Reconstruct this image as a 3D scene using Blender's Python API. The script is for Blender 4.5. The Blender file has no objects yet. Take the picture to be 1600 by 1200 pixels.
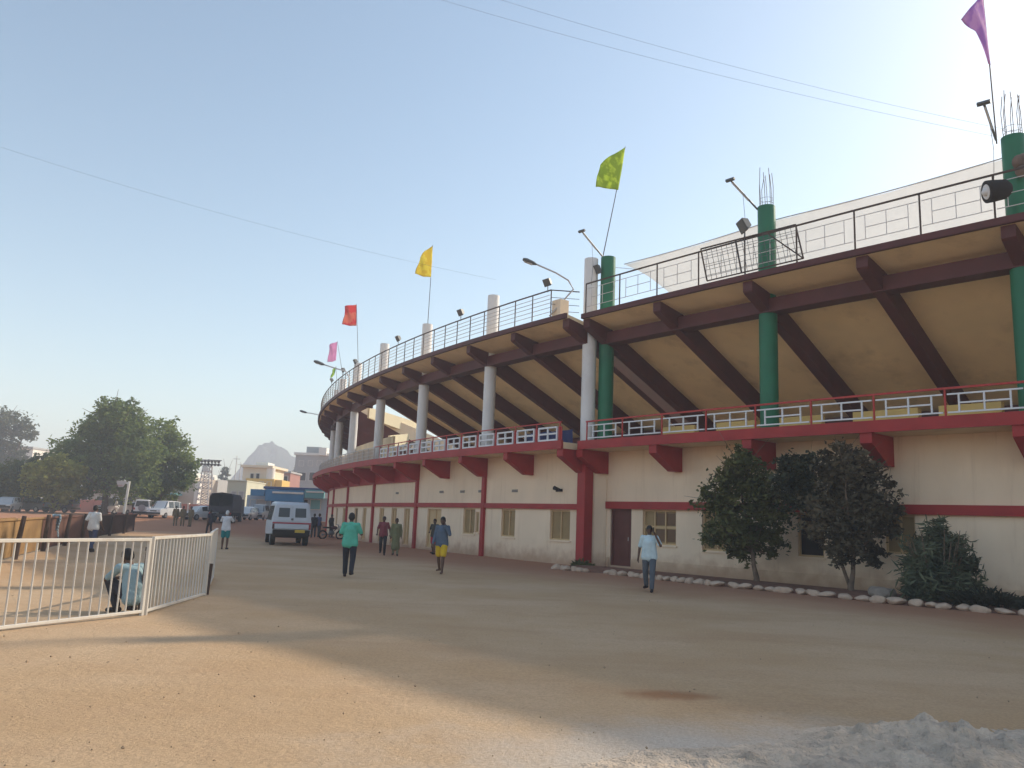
import bpy, bmesh, math, random
import numpy as np
from mathutils import Vector, Matrix
random.seed(7)
rng = np.random.default_rng(11)
scene = bpy.context.scene
COL = scene.collection

# ------------------------------------------------------------------ camera
EYE = 1.7
FPX = 1252.0                      # focal length in pixels of a 1600 px wide frame
PITCH, ROLL = math.radians(9.73), math.radians(2.31)
cam_d = bpy.data.cameras.new('camera')
cam = bpy.data.objects.new('camera', cam_d); COL.objects.link(cam)
cam_d.sensor_width = 36.0; cam_d.lens = FPX / 1600 * 36
cam_d.clip_start = 0.1; cam_d.clip_end = 6000
fw = Vector((0, math.cos(PITCH), math.sin(PITCH))); up0 = Vector((0, -math.sin(PITCH), math.cos(PITCH)))
rt = Vector((1, 0, 0)) * math.cos(ROLL) + up0 * math.sin(ROLL)
up = -Vector((1, 0, 0)) * math.sin(ROLL) + up0 * math.cos(ROLL)
M = Matrix((rt, up, -fw)).transposed().to_4x4(); M.translation = (0, 0, EYE)
cam.matrix_world = M
scene.camera = cam

# ------------------------------------------------------------------ sky, sun, exposure
SUN_EL, SUN_AZ = math.radians(31.4), math.radians(60)     # azimuth from +Y towards +X
world = bpy.data.worlds.new('World'); scene.world = world; world.use_nodes = True
wn = world.node_tree; wn.nodes.clear()
wo = wn.nodes.new('ShaderNodeOutputWorld'); bg = wn.nodes.new('ShaderNodeBackground')
sky = wn.nodes.new('ShaderNodeTexSky'); sky.sky_type = 'NISHITA'; sky.sun_disc = False
sky.sun_elevation = SUN_EL; sky.sun_rotation = SUN_AZ
sky.altitude = 0; sky.air_density = 1.0; sky.dust_density = 0.85; sky.ozone_density = 0.5
bg.inputs['Strength'].default_value = 0.106
tint = wn.nodes.new('ShaderNodeMix'); tint.data_type = 'RGBA'; tint.blend_type = 'MULTIPLY'; tint.inputs['Factor'].default_value = 1.0
tint.inputs['B'].default_value = (1.0, 0.98, 0.88, 1)          # dusty air
wn.links.new(sky.outputs[0], tint.inputs['A']); wn.links.new(tint.outputs['Result'], bg.inputs[0]); wn.links.new(bg.outputs[0], wo.inputs[0])
sd = bpy.data.lights.new('sun', 'SUN'); sun = bpy.data.objects.new('sun', sd); COL.objects.link(sun)
sd.energy = 2.2; sd.angle = math.radians(1.0); sd.color = (1.0, 0.88, 0.70)
SUN = Vector((math.sin(SUN_AZ) * math.cos(SUN_EL), math.cos(SUN_AZ) * math.cos(SUN_EL), math.sin(SUN_EL)))
sun.rotation_euler = SUN.to_track_quat('Z', 'Y').to_euler(); sun.location = SUN * 120
vs = scene.view_settings
vs.view_transform = 'Standard'; vs.look = 'None'; vs.gamma = 1.0; vs.exposure = 1.2; vs.use_curve_mapping = False
scene.display_settings.display_device = 'sRGB'
cy = scene.cycles
cy.use_denoising = True
cy.max_bounces = 8; cy.diffuse_bounces = 4; cy.transparent_max_bounces = 12; cy.volume_bounces = 1
cy.caustics_reflective = False; cy.caustics_refractive = False

# ------------------------------------------------------------------ helpers: materials
def mat(name, col, rough=0.7, var=0.12, scale=3.0, bump=0.0, bscale=20.0, metal=0.0, stain=None, stain_scale=0.7, stain_amt=0.5, spec=0.35, dirt=None, streak=None):
    m = bpy.data.materials.new(name); m.use_nodes = True
    nt = m.node_tree; N = nt.nodes; L = nt.links
    b = N['Principled BSDF']
    b.inputs['Roughness'].default_value = rough; b.inputs['Metallic'].default_value = metal
    b.inputs['Specular IOR Level'].default_value = spec
    tc = N.new('ShaderNodeTexCoord')
    nz = N.new('ShaderNodeTexNoise'); nz.inputs['Scale'].default_value = scale; nz.inputs['Detail'].default_value = 6
    L.new(tc.outputs['Object'], nz.inputs['Vector'])
    r = N.new('ShaderNodeMapRange'); r.inputs['From Min'].default_value = .3; r.inputs['From Max'].default_value = .7
    r.inputs['To Min'].default_value = 1 - var; r.inputs['To Max'].default_value = 1 + var
    L.new(nz.outputs['Fac'], r.inputs['Value'])
    mx = N.new('ShaderNodeVectorMath'); mx.operation = 'SCALE'
    mx.inputs[0].default_value = col[:3]; L.new(r.outputs[0], mx.inputs['Scale'])
    out = mx.outputs[0]
    if stain is not None:
        n2 = N.new('ShaderNodeTexNoise'); n2.inputs['Scale'].default_value = stain_scale; n2.inputs['Detail'].default_value = 8; n2.inputs['Roughness'].default_value = .65
        mp = N.new('ShaderNodeMapping'); mp.inputs['Scale'].default_value = (1, 1, .45); mp.inputs['Location'].default_value = (3.1, 7.7, 1.3)
        L.new(tc.outputs['Object'], mp.inputs['Vector']); L.new(mp.outputs[0], n2.inputs['Vector'])
        r2 = N.new('ShaderNodeMapRange'); r2.inputs['From Min'].default_value = .52; r2.inputs['From Max'].default_value = .78
        r2.inputs['To Max'].default_value = stain_amt; L.new(n2.outputs['Fac'], r2.inputs['Value'])
        mm = N.new('ShaderNodeMix'); mm.data_type = 'RGBA'; L.new(r2.outputs[0], mm.inputs['Factor'])
        L.new(out, mm.inputs['A']); mm.inputs['B'].default_value = (*stain, 1); out = mm.outputs['Result']
    def over(fac, colr):
        nonlocal out
        q = N.new('ShaderNodeMix'); q.data_type = 'RGBA'; L.new(fac, q.inputs['Factor']); L.new(out, q.inputs['A']); q.inputs['B'].default_value = (*colr, 1); out = q.outputs['Result']
    def mrange(v, a, c, lo, hi):
        q = N.new('ShaderNodeMapRange'); q.interpolation_type = 'SMOOTHSTEP'
        for kk, xx in zip(('From Min', 'From Max', 'To Min', 'To Max'), (a, c, lo, hi)): q.inputs[kk].default_value = xx
        L.new(v, q.inputs['Value']); return q.outputs[0]
    if streak is not None:
        mp2 = N.new('ShaderNodeMapping'); mp2.inputs['Scale'].default_value = (2.2, 2.2, .16); L.new(tc.outputs['Object'], mp2.inputs['Vector'])
        n4 = N.new('ShaderNodeTexNoise'); n4.inputs['Scale'].default_value = 1.6; n4.inputs['Detail'].default_value = 7; n4.inputs['Roughness'].default_value = .7; L.new(mp2.outputs[0], n4.inputs['Vector'])
        over(mrange(n4.outputs['Fac'],   .52, .72, 0, .38), streak)
    if dirt is not None:
        sx = N.new('ShaderNodeSeparateXYZ'); L.new(tc.outputs['Object'], sx.inputs[0])
        n5 = N.new('ShaderNodeTexNoise'); n5.inputs['Scale'].default_value = 2.4; n5.inputs['Detail'].default_value = 7; L.new(tc.outputs['Object'], n5.inputs['Vector'])
        ad = N.new('ShaderNodeMath'); ad.operation = 'SUBTRACT'; L.new(sx.outputs['Z'], ad.inputs[0]); L.new(n5.outputs['Fac'], ad.inputs[1])
        over(mrange(ad.outputs[0], -.55, .35, .75, 0), dirt)
    L.new(out, b.inputs['Base Color'])
    if bump:
        n3 = N.new('ShaderNodeTexNoise'); n3.inputs['Scale'].default_value = bscale; n3.inputs['Detail'].default_value = 5
        L.new(tc.outputs['Object'], n3.inputs['Vector'])
        bp = N.new('ShaderNodeBump'); bp.inputs['Strength'].default_value = bump; bp.inputs['Distance'].default_value = .05
        L.new(n3.outputs['Fac'], bp.inputs['Height']); L.new(bp.outputs[0], b.inputs['Normal'])
    return m

def leaf_mat(name, c1, c2, trans=0.3, scale=.8):
    m = bpy.data.materials.new(name); m.use_nodes = True
    nt = m.node_tree; N = nt.nodes; L = nt.links; b = N['Principled BSDF']; o = N['Material Output']
    b.inputs['Roughness'].default_value = .6; b.inputs['Specular IOR Level'].default_value = .25
    tc = N.new('ShaderNodeTexCoord'); nz = N.new('ShaderNodeTexNoise'); nz.inputs['Scale'].default_value = scale; nz.inputs['Detail'].default_value = 5
    L.new(tc.outputs['Object'], nz.inputs['Vector'])
    cr = N.new('ShaderNodeValToRGB'); cr.color_ramp.elements[0].position = .35; cr.color_ramp.elements[1].position = .68
    cr.color_ramp.elements[0].color = (*c1, 1); cr.color_ramp.elements[1].color = (*c2, 1)
    L.new(nz.outputs['Fac'], cr.inputs['Fac']); L.new(cr.outputs[0], b.inputs['Base Color'])
    t = N.new('ShaderNodeBsdfTranslucent'); L.new(cr.outputs[0], t.inputs['Color'])
    ms = N.new('ShaderNodeMixShader'); ms.inputs[0].default_value = trans
    L.new(b.outputs[0], ms.inputs[1]); L.new(t.outputs[0], ms.inputs[2]); L.new(ms.outputs[0], o.inputs['Surface'])
    return m

def cloth_mat(name, col, trans=.5, transp=0.0, var=.1, print_col=None, pscale=2.0):
    m = bpy.data.materials.new(name); m.use_nodes = True
    nt = m.node_tree; N = nt.nodes; L = nt.links; o = N['Material Output']; b = N['Principled BSDF']
    b.inputs['Roughness'].default_value = .85; b.inputs['Specular IOR Level'].default_value = .1
    tc = N.new('ShaderNodeTexCoord'); nz = N.new('ShaderNodeTexNoise'); nz.inputs['Scale'].default_value = pscale; nz.inputs['Detail'].default_value = 3
    L.new(tc.outputs['Object'], nz.inputs['Vector'])
    cr = N.new('ShaderNodeValToRGB'); pc = print_col or tuple(c * (1 - var) for c in col)
    cr.color_ramp.elements[0].position = .47; cr.color_ramp.elements[1].position = .56
    cr.color_ramp.elements[0].color = (*pc, 1); cr.color_ramp.elements[1].color = (*col, 1)
    L.new(nz.outputs['Fac'], cr.inputs['Fac']); L.new(cr.outputs[0], b.inputs['Base Color'])
    t = N.new('ShaderNodeBsdfTranslucent'); L.new(cr.outputs[0], t.inputs['Color'])
    ms = N.new('ShaderNodeMixShader'); ms.inputs[0].default_value = trans
    L.new(b.outputs[0], ms.inputs[1]); L.new(t.outputs[0], ms.inputs[2]); last = ms.outputs[0]
    if transp:
        tr = N.new('ShaderNodeBsdfTransparent'); m2 = N.new('ShaderNodeMixShader'); m2.inputs[0].default_value = transp
        L.new(last, m2.inputs[1]); L.new(tr.outputs[0], m2.inputs[2]); last = m2.outputs[0]
    L.new(last, o.inputs['Surface'])
    return m

# ------------------------------------------------------------------ helpers: meshes
def V(*a): return Vector(a)
class MB:
    """collects shapes in world coordinates; build() links them as ONE mesh object"""
    def __init__(s): s.v = []; s.f = []
    def add(s, vs, fs):
        n = len(s.v); s.v += [tuple(v) for v in vs]; s.f += [tuple(i + n for i in f) for f in fs]; return s
    def quad(s, a, b, c, d): return s.add([a, b, c, d], [(0, 1, 2, 3)])
    def box(s, c, sz, ax=None, ay=None, az=None):
        ax = Vector(ax or (1, 0, 0)); ay = Vector(ay or (0, 1, 0)); az = Vector(az or (0, 0, 1)); c = Vector(c)
        p = [c + ax * (i * sz[0] / 2) + ay * (j * sz[1] / 2) + az * (k * sz[2] / 2) for i in (-1, 1) for j in (-1, 1) for k in (-1, 1)]
        return s.add(p, [(0, 1, 3, 2), (4, 6, 7, 5), (0, 4, 5, 1), (2, 3, 7, 6), (0, 2, 6, 4), (1, 5, 7, 3)])
    def prism(s, poly, ext):
        """poly: 3D points of a planar polygon, ext: extrusion vector"""
        n = len(poly); a = [Vector(p) for p in poly]; b = [p + Vector(ext) for p in a]
        return s.add(a + b, [tuple(range(n - 1, -1, -1)), tuple(range(n, 2 * n))] + [(i, (i + 1) % n, n + (i + 1) % n, n + i) for i in range(n)])
    def tube(s, pts, r, n=8, cap=True):
        pts = [Vector(p) for p in pts]; rs = r if isinstance(r, (list, tuple)) else [r] * len(pts)
        base = len(s.v); u = None; rings = []
        for i, p in enumerate(pts):
            d = (pts[min(i + 1, len(pts) - 1)] - pts[max(i - 1, 0)]).normalized()
            if u is None: u = d.orthogonal().normalized()
            else: u = (u - d * u.dot(d)).normalized()
            w = d.cross(u)
            rings.append([p + (u * math.cos(2 * math.pi * k / n) + w * math.sin(2 * math.pi * k / n)) * rs[i] for k in range(n)])
        vs = [q for rg in rings for q in rg]
        fs = [(i * n + k, i * n + (k + 1) % n, (i + 1) * n + (k + 1) % n, (i + 1) * n + k) for i in range(len(pts) - 1) for k in range(n)]
        if cap: fs += [tuple(range(n - 1, -1, -1)), tuple((len(pts) - 1) * n + k for k in range(n))]
        return s.add(vs, fs)
    def ball(s, c, r, nu=10, nv=7, sq=None):
        c = Vector(c); r = Vector(r) if hasattr(r, '__len__') else Vector((r, r, r))
        vs = [c + Vector((0, 0, r.z))]
        for j in range(1, nv):
            t = math.pi * j / nv
            for k in range(nu):
                a = 2 * math.pi * k / nu
                vs.append(c + Vector((r.x * math.sin(t) * math.cos(a), r.y * math.sin(t) * math.sin(a), r.z * math.cos(t))))
        vs.append(c - Vector((0, 0, r.z)))
        fs = [(0, 1 + k, 1 + (k + 1) % nu) for k in range(nu)]
        for j in range(nv - 2):
            for k in range(nu):
                a = 1 + j * nu + k; b = 1 + j * nu + (k + 1) % nu; fs.append((a, a + nu, b + nu, b))
        l = len(vs) - 1; o = 1 + (nv - 2) * nu
        fs += [(l, o + (k + 1) % nu, o + k) for k in range(nu)]
        return s.add(vs, fs)
    def cyl(s, a, b, r, n=20): return s.tube([a, b], r, n)
    def build(s, name, m, parent=None, smooth=False, origin=None, bevel=0):
        me = bpy.data.meshes.new(name)
        o3 = world_loc(parent) if parent is not None else Vector(origin if origin is not None else (0, 0, 0))
        me.from_pydata([(v[0] - o3[0], v[1] - o3[1], v[2] - o3[2]) for v in s.v], [], s.f)
        bm = bmesh.new(); bm.from_mesh(me); bmesh.ops.recalc_face_normals(bm, faces=bm.faces); bm.to_mesh(me); bm.free()
        ob = bpy.data.objects.new(name, me); COL.objects.link(ob)
        if m: me.materials.append(m)
        if parent is not None: ob.parent = parent
        else: ob.location = o3
        if smooth:
            for p in me.polygons: p.use_smooth = True
            if smooth == 'auto':
                try: me.set_sharp_from_angle(angle=math.radians(40))
                except Exception: pass
        if bevel:
            bv = ob.modifiers.new('bevel', 'BEVEL'); bv.width = bevel; bv.segments = 2; bv.limit_method = 'ANGLE'
        return ob
def world_loc(o):
    l = Vector((0, 0, 0))
    while o is not None: l += o.location; o = o.parent
    return l
def tag(o, label, cat, group=None, kind=None):
    if label: o['label'] = label
    if cat: o['category'] = cat
    if group: o['group'] = group
    if kind: o['kind'] = kind
    return o
def thing(name, loc, label, cat, group=None):
    o = bpy.data.objects.new(name, None); COL.objects.link(o); o.location = loc; o.empty_display_size = .2
    return tag(o, label, cat, group)
def ground_z(x, y):
    r = math.hypot(x, y); t = min(max((r - 68) / 30, 0), 1); return .7 * t * t * (3 - 2 * t)
def spot(px, dist):
    """ground point in the direction of image column px (of the horizon), dist metres ahead"""
    x = (px - 791.4) / FPX * dist; return Vector((x, dist, ground_z(x, dist)))
# ------------------------------------------------------------------ materials
M_ = {}
M_['cream'] = mat('cream_wall_paint', (.88, .70, .51), .85, .06, .6, bump=.12, bscale=30, stain=(.62, .45, .30), stain_scale=.5, stain_amt=.3, dirt=(.42, .24, .14), streak=(.62, .45, .30))
M_['cream2'] = mat('cream_slab_paint', (.82, .66, .44), .85, .08, .8, stain=(.35, .25, .14), stain_amt=.35)
M_['plinth'] = mat('cream_plinth_paint', (.77, .60, .42), .85, .08, .8, dirt=(.42, .24, .14), stain=(.33, .21, .13), stain_scale=1.2, stain_amt=.6)
M_['red'] = mat('red_gloss_paint', (.37, .024, .024), .5, .12, 1.5, stain=(.22, .03, .03), stain_amt=.45)
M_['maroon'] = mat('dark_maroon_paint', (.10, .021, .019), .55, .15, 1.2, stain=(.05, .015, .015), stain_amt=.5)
M_['yellow'] = mat('ochre_underside_paint', (.93, .71, .43), .85, .10, .5, bump=.1, bscale=14, stain=(.34, .21, .10), stain_scale=.7, stain_amt=.5, streak=None)
M_['yellow2'] = mat('yellow_step_paint', (.70, .48, .17), .8, .1, 1.0)
M_['green'] = mat('green_column_paint', (.012, .155, .075), .45, .1, 1.5, stain=(.03, .085, .05), stain_scale=1.2, stain_amt=.65)
M_['white'] = mat('white_column_paint', (.74, .72, .71), .4, .05, 1.2, stain=(.46, .42, .38), stain_scale=1.1, stain_amt=.6)
M_['white_rail'] = mat('white_railing_paint', (.74, .74, .76), .5, .06, 2)
M_['redrail'] = mat('red_railing_paint', (.45, .035, .03), .45, .1, 2)
M_['rust'] = mat('rusty_brown_metal', (.085, .055, .045), .7, .25, 4, metal=.2)
M_['galv'] = mat('pale_grey_metal', (.55, .52, .51), .5, .1, 3, metal=.2)
M_['steel'] = mat('dark_grey_metal', (.12, .125, .13), .5, .15, 4, metal=.3)
M_['rebar'] = mat('rebar_steel', (.16, .13, .12), .7, .2, 6, metal=.3)
M_['brown'] = mat('brown_door_paint', (.125, .032, .022), .5, .15, 2, stain=(.25, .12, .07), stain_amt=.4)
M_['dark'] = mat('dark_interior', (.025, .018, .017), .9, .2, 2)
M_['win'] = mat('tan_window_shutter', (.34, .23, .105), .6, .12, 2)
M_['winframe'] = mat('cream_window_frame', (.60, .42, .22), .6, .06, 2)
M_['concrete'] = mat('bare_concrete', (.30, .27, .24), .9, .15, 3, bump=.2)
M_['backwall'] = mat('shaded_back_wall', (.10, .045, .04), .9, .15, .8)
M_['lens'] = mat('dark_lamp_glass', (.10, .105, .11), .25, .1, 3)
M_['cable'] = mat('grey_cable', (.16, .17, .18), .6, .1, 3)
M_['bluecloth'] = mat('blue_sheet', (.035, .05, .16), .8, .15, 3)

# ------------------------------------------------------------------ ground
def ground_material():
    m = bpy.data.materials.new('packed_dirt'); m.use_nodes = True
    nt = m.node_tree; N = nt.nodes; L = nt.links; b = N['Principled BSDF']
    b.inputs['Roughness'].default_value = .95; b.inputs['Specular IOR Level'].default_value = .1
    tc = N.new('ShaderNodeTexCoord'); P = tc.outputs['Object']
    def noise(scale, detail=6, rough=.6, stretch=None, off=(0, 0, 0)):
        n = N.new('ShaderNodeTexNoise'); n.inputs['Scale'].default_value = scale; n.inputs['Detail'].default_value = detail; n.inputs['Roughness'].default_value = rough
        mp = N.new('ShaderNodeMapping'); mp.inputs['Location'].default_value = off
        if stretch: mp.inputs['Scale'].default_value = stretch; mp.inputs['Rotation'].default_value = (0, 0, .55)
        L.new(P, mp.inputs['Vector']); L.new(mp.outputs[0], n.inputs['Vector']); return n.outputs['Fac']
    def rangem(v, a, b_, lo=0., hi=1.):
        r = N.new('ShaderNodeMapRange'); r.interpolation_type = 'SMOOTHSTEP'
        for k, x in zip(('From Min', 'From Max', 'To Min', 'To Max'), (a, b_, lo, hi)): r.inputs[k].default_value = x
        L.new(v, r.inputs['Value']); return r.outputs[0]
    def math_(op, a, b_):
        n = N.new('ShaderNodeMath'); n.operation = op
        for i, x in enumerate((a, b_)):
            if isinstance(x, (int, float)): n.inputs[i].default_value = x
            else: L.new(x, n.inputs[i])
        return n.outputs[0]
    def mix(f, a, b_):
        n = N.new('ShaderNodeMix'); n.data_type = 'RGBA'
        if isinstance(f, (int, float)): n.inputs['Factor'].default_value = f
        else: L.new(f, n.inputs['Factor'])
        for k, x in (('A', a), ('B', b_)):
            if isinstance(x, tuple): n.inputs[k].default_value = (*x, 1)
            else: L.new(x, n.inputs[k])
        return n.outputs['Result']
    def dist(c, sc=(1, 1)):
        n = N.new('ShaderNodeVectorMath'); n.operation = 'SUBTRACT'; L.new(P, n.inputs[0]); n.inputs[1].default_value = (c[0], c[1], 0)
        s_ = N.new('ShaderNodeVectorMath'); s_.operation = 'MULTIPLY'; L.new(n.outputs[0], s_.inputs[0]); s_.inputs[1].default_value = (1 / sc[0], 1 / sc[1], 0)
        l = N.new('ShaderNodeVectorMath'); l.operation = 'LENGTH'; L.new(s_.outputs[0], l.inputs[0]); return l.outputs['Value']
    sand, sand2 = (.585, .39, .225), (.655, .465, .295)
    c = mix(rangem(noise(.22, 8), .38, .62), sand, sand2)
    c = mix(rangem(noise(.5, 9, .7, (.35, 1.4, 1)),   .45, .7, 0, .38), c, (.48, .29, .17))      # scuffed streaks
    c = mix(rangem(noise(2.6, 9, .75, None, (5, 2, 0)), .5, .72, 0, .5), c, (.53, .35, .215))
    # red soil near the stadium foot and on the far lot
    dl = dist((85.845, 98.562)); ring = rangem(math_('ADD', dl, math_('MULTIPLY', noise(.35, 6), 3.0)), 108.6, 115.5, 1, 0)
    c = mix(math_('MULTIPLY', ring, .8), c, (.42, .20, .12))
    dr = dist((141.85, 142.02)); ring2 = rangem(math_('ADD', dr, math_('MULTIPLY', noise(.35, 6), 3.0)), 179.3, 186.5, 1, 0)
    c = mix(math_('MULTIPLY', ring2, .75), c, (.42, .20, .12))
    far = rangem(math_('ADD', dist((0, 0)), math_('MULTIPLY', noise(.12, 5), 14)), 58, 76)
    c = mix(math_('MULTIPLY', far, .85), c, (.44, .185, .105))
    red = rangem(math_('ADD', dist((1.75, 8.65), (.75, .42)), math_('MULTIPLY', noise(2.0, 6), .9)), .7, 1.25, 1, 0)
    c = mix(math_('MULTIPLY', red, .75), c, (.36, .155, .07))
    # pale cement dust around the heap
    wh = rangem(math_('ADD', dist((2.6, 5.9), (3.6, 1.9)), math_('MULTIPLY', noise(1.1, 8, .65), 1.0)), .85, 1.7, 1, 0)
    c = mix(math_('MULTIPLY', wh, .8), c, (.62, .58, .53))
    g = noise(28, 5, .8)
    c2 = mix(rangem(g, .35, .68, 0, .38), c, (.29, .19, .115))
    L.new(c2, b.inputs['Base Color'])
    h = math_('ADD', math_('MULTIPLY', noise(6, 8, .7), .6), math_('MULTIPLY', g, .35))
    bp = N.new('ShaderNodeBump'); bp.inputs['Strength'].default_value = .8; bp.inputs['Distance'].default_value = .07
    L.new(h, bp.inputs['Height']); L.new(bp.outputs[0], b.inputs['Normal'])
    return m
def make_ground():
    # one sheet, polar grid out to the horizon, gently uneven
    rad = list(np.concatenate([np.linspace(0, 30, 61)[1:], np.linspace(30, 120, 46)[1:], [140, 180, 240, 340, 480, 650, 880]])); na = 160
    vs = [(0, 0, 0)]
    for r in rad:
        for k in range(na):
            a = 2 * math.pi * k / na; x, y = r * math.cos(a), r * math.sin(a)
            z = ground_z(x, y) + (.018 * math.sin(x * .9 + 1.3 * math.sin(y * .5)) * math.sin(y * .8 + .7) if r < 60 else 0)
            vs.append((x, y, z))
    fs = [(0, 1 + k, 1 + (k + 1) % na) for k in range(na)]
    for i in range(len(rad) - 1):
        for k in range(na):
            a = 1 + i * na + k; b = 1 + i * na + (k + 1) % na; fs.append((a, a + na, b + na, b))
    mb = MB(); mb.add(vs, fs)
    return tag(mb.build('ground', ground_material(), smooth=True), 'packed sandy dirt ground in front of the stadium', 'ground', kind='structure')
make_ground()
def pebbles():
    g = np.random.default_rng(3); mb = MB(); n = 900
    for i in range(n):
        dd = 4.5 + 22 * g.random() ** 1.6; a = g.uniform(-.66, .66); x, y = dd * math.sin(a), dd * math.cos(a); r = .004 + .013 * g.random() ** 4
        q = V(x, y, .012 + r * .3); k = [V(g.uniform(.6, 1.2) * r, 0, 0), V(0, g.uniform(.6, 1.2) * r, 0), V(0, 0, g.uniform(.5, 1) * r)]
        tw = Matrix.Rotation(g.uniform(0, 6), 3, 'Z'); k = [tw @ j for j in k]
        mb.add([q + k[0], q + k[1], q - k[0], q - k[1], q + k[2], q - k[2]], [(0, 1, 4), (1, 2, 4), (2, 3, 4), (3, 0, 4), (1, 0, 5), (2, 1, 5), (3, 2, 5), (0, 3, 5)])
    tag(mb.build('pebbles', mat('small_pebbles', (.40, .29, .19), .95, .35, 30), origin=(0, 8, 0)), 'loose small pebbles scattered on the dirt', 'pebbles', kind='stuff')
pebbles()

# ------------------------------------------------------------------ stadium: two arcs that meet at an expansion joint
CL, RL, A0 = Vector((85.845, 98.562)), 105.04, math.radians(218.23)
CR, RR = Vector((141.85, 142.02)), 175.34
B0 = math.atan2(33.68 - CR.y, 3.99 - CR.x)
BAY, BAYR = 7.53, 7.93
def frame(p, s):
    """p 'L' or 'R'; s metres along the wall, to the right of the joint; returns point, inward normal, tangent (to the right)"""
    if p == 'L': a = A0 + s / RL; c, r = CL, RL
    else: a = B0 + s / RR; c, r = CR, RR
    u = Vector((math.cos(a), math.sin(a)))
    return Vector((c.x + u.x * r, c.y + u.y * r, 0)), Vector((-u.x, -u.y, 0)), Vector((-u.y, u.x, 0))
def at(p, s, d, z):
    P, n, t = frame(p, s); q = P + n * d; return Vector((q.x, q.y, z))
def srange(a, b, step=1.0):
    n = max(1, int(math.ceil(abs(b - a) / step))); return [a + (b - a) * i / n for i in range(n + 1)]
def sweep(mb, p, s0, s1, prof, step=1.0):
    ss = srange(s0, s1, step); n = len(prof)
    vs = [at(p, s, d, z) for s in ss for d, z in prof]
    fs = [(i * n + k, i * n + (k + 1) % n, (i + 1) * n + (k + 1) % n, (i + 1) * n + k) for i in range(len(ss) - 1) for k in range(n)]
    fs += [tuple(range(n)), tuple((len(ss) - 1) * n + k for k in range(n - 1, -1, -1))]
    return mb.add(vs, fs)
def rect(d0, d1, z0, z1): return [(d0, z0), (d1, z0), (d1, z1), (d0, z1)]
def radial(mb, p, s, prof, w):
    """profile in (d, z) on the radial plane at s, w thick along the wall"""
    P, n, t = frame(p, s)
    return mb.prism([P + n * d - t * w / 2 + Vector((0, 0, z)) for d, z in prof], t * w)

stadium = thing('stadium', (3.6, 33.5, 0), 'curved cream and red stadium with open stand on white and green columns', 'stadium')
LEND, REND = -78.0, 62.0
ZF = 5.05                                  # balcony floor
def wall_with_openings(p, s0, s1, z0, z1, ops, depth=.16):
    sb = set(srange(s0, s1, 1.1)); zb = {z0, z1}
    for o in ops: sb |= {o[0], o[1]}; zb |= {o[2], o[3]}
    sb = sorted(sb); zb = sorted(zb); mb = MB()
    for i in range(len(sb) - 1):
        for j in range(len(zb) - 1):
            sm, zm = (sb[i] + sb[i + 1]) / 2, (zb[j] + zb[j + 1]) / 2
            if any(o[0] < sm < o[1] and o[2] < zm < o[3] for o in ops): continue
            mb.quad(at(p, sb[i], 0, zb[j]), at(p, sb[i + 1], 0, zb[j]), at(p, sb[i + 1], 0, zb[j + 1]), at(p, sb[i], 0, zb[j + 1]))
    for a, b, c, d in [o[:4] for o in ops]:
        q = lambda s, dd, z: at(p, s, dd, z)
        mb.quad(q(a, 0, c), q(a, 0, d), q(a, depth, d), q(a, depth, c)); mb.quad(q(b, 0, c), q(b, depth, c), q(b, depth, d), q(b, 0, d))
        mb.quad(q(a, 0, c), q(a, depth, c), q(b, depth, c), q(b, 0, c)); mb.quad(q(a, 0, d), q(b, 0, d), q(b, depth, d), q(a, depth, d))
    return mb
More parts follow.
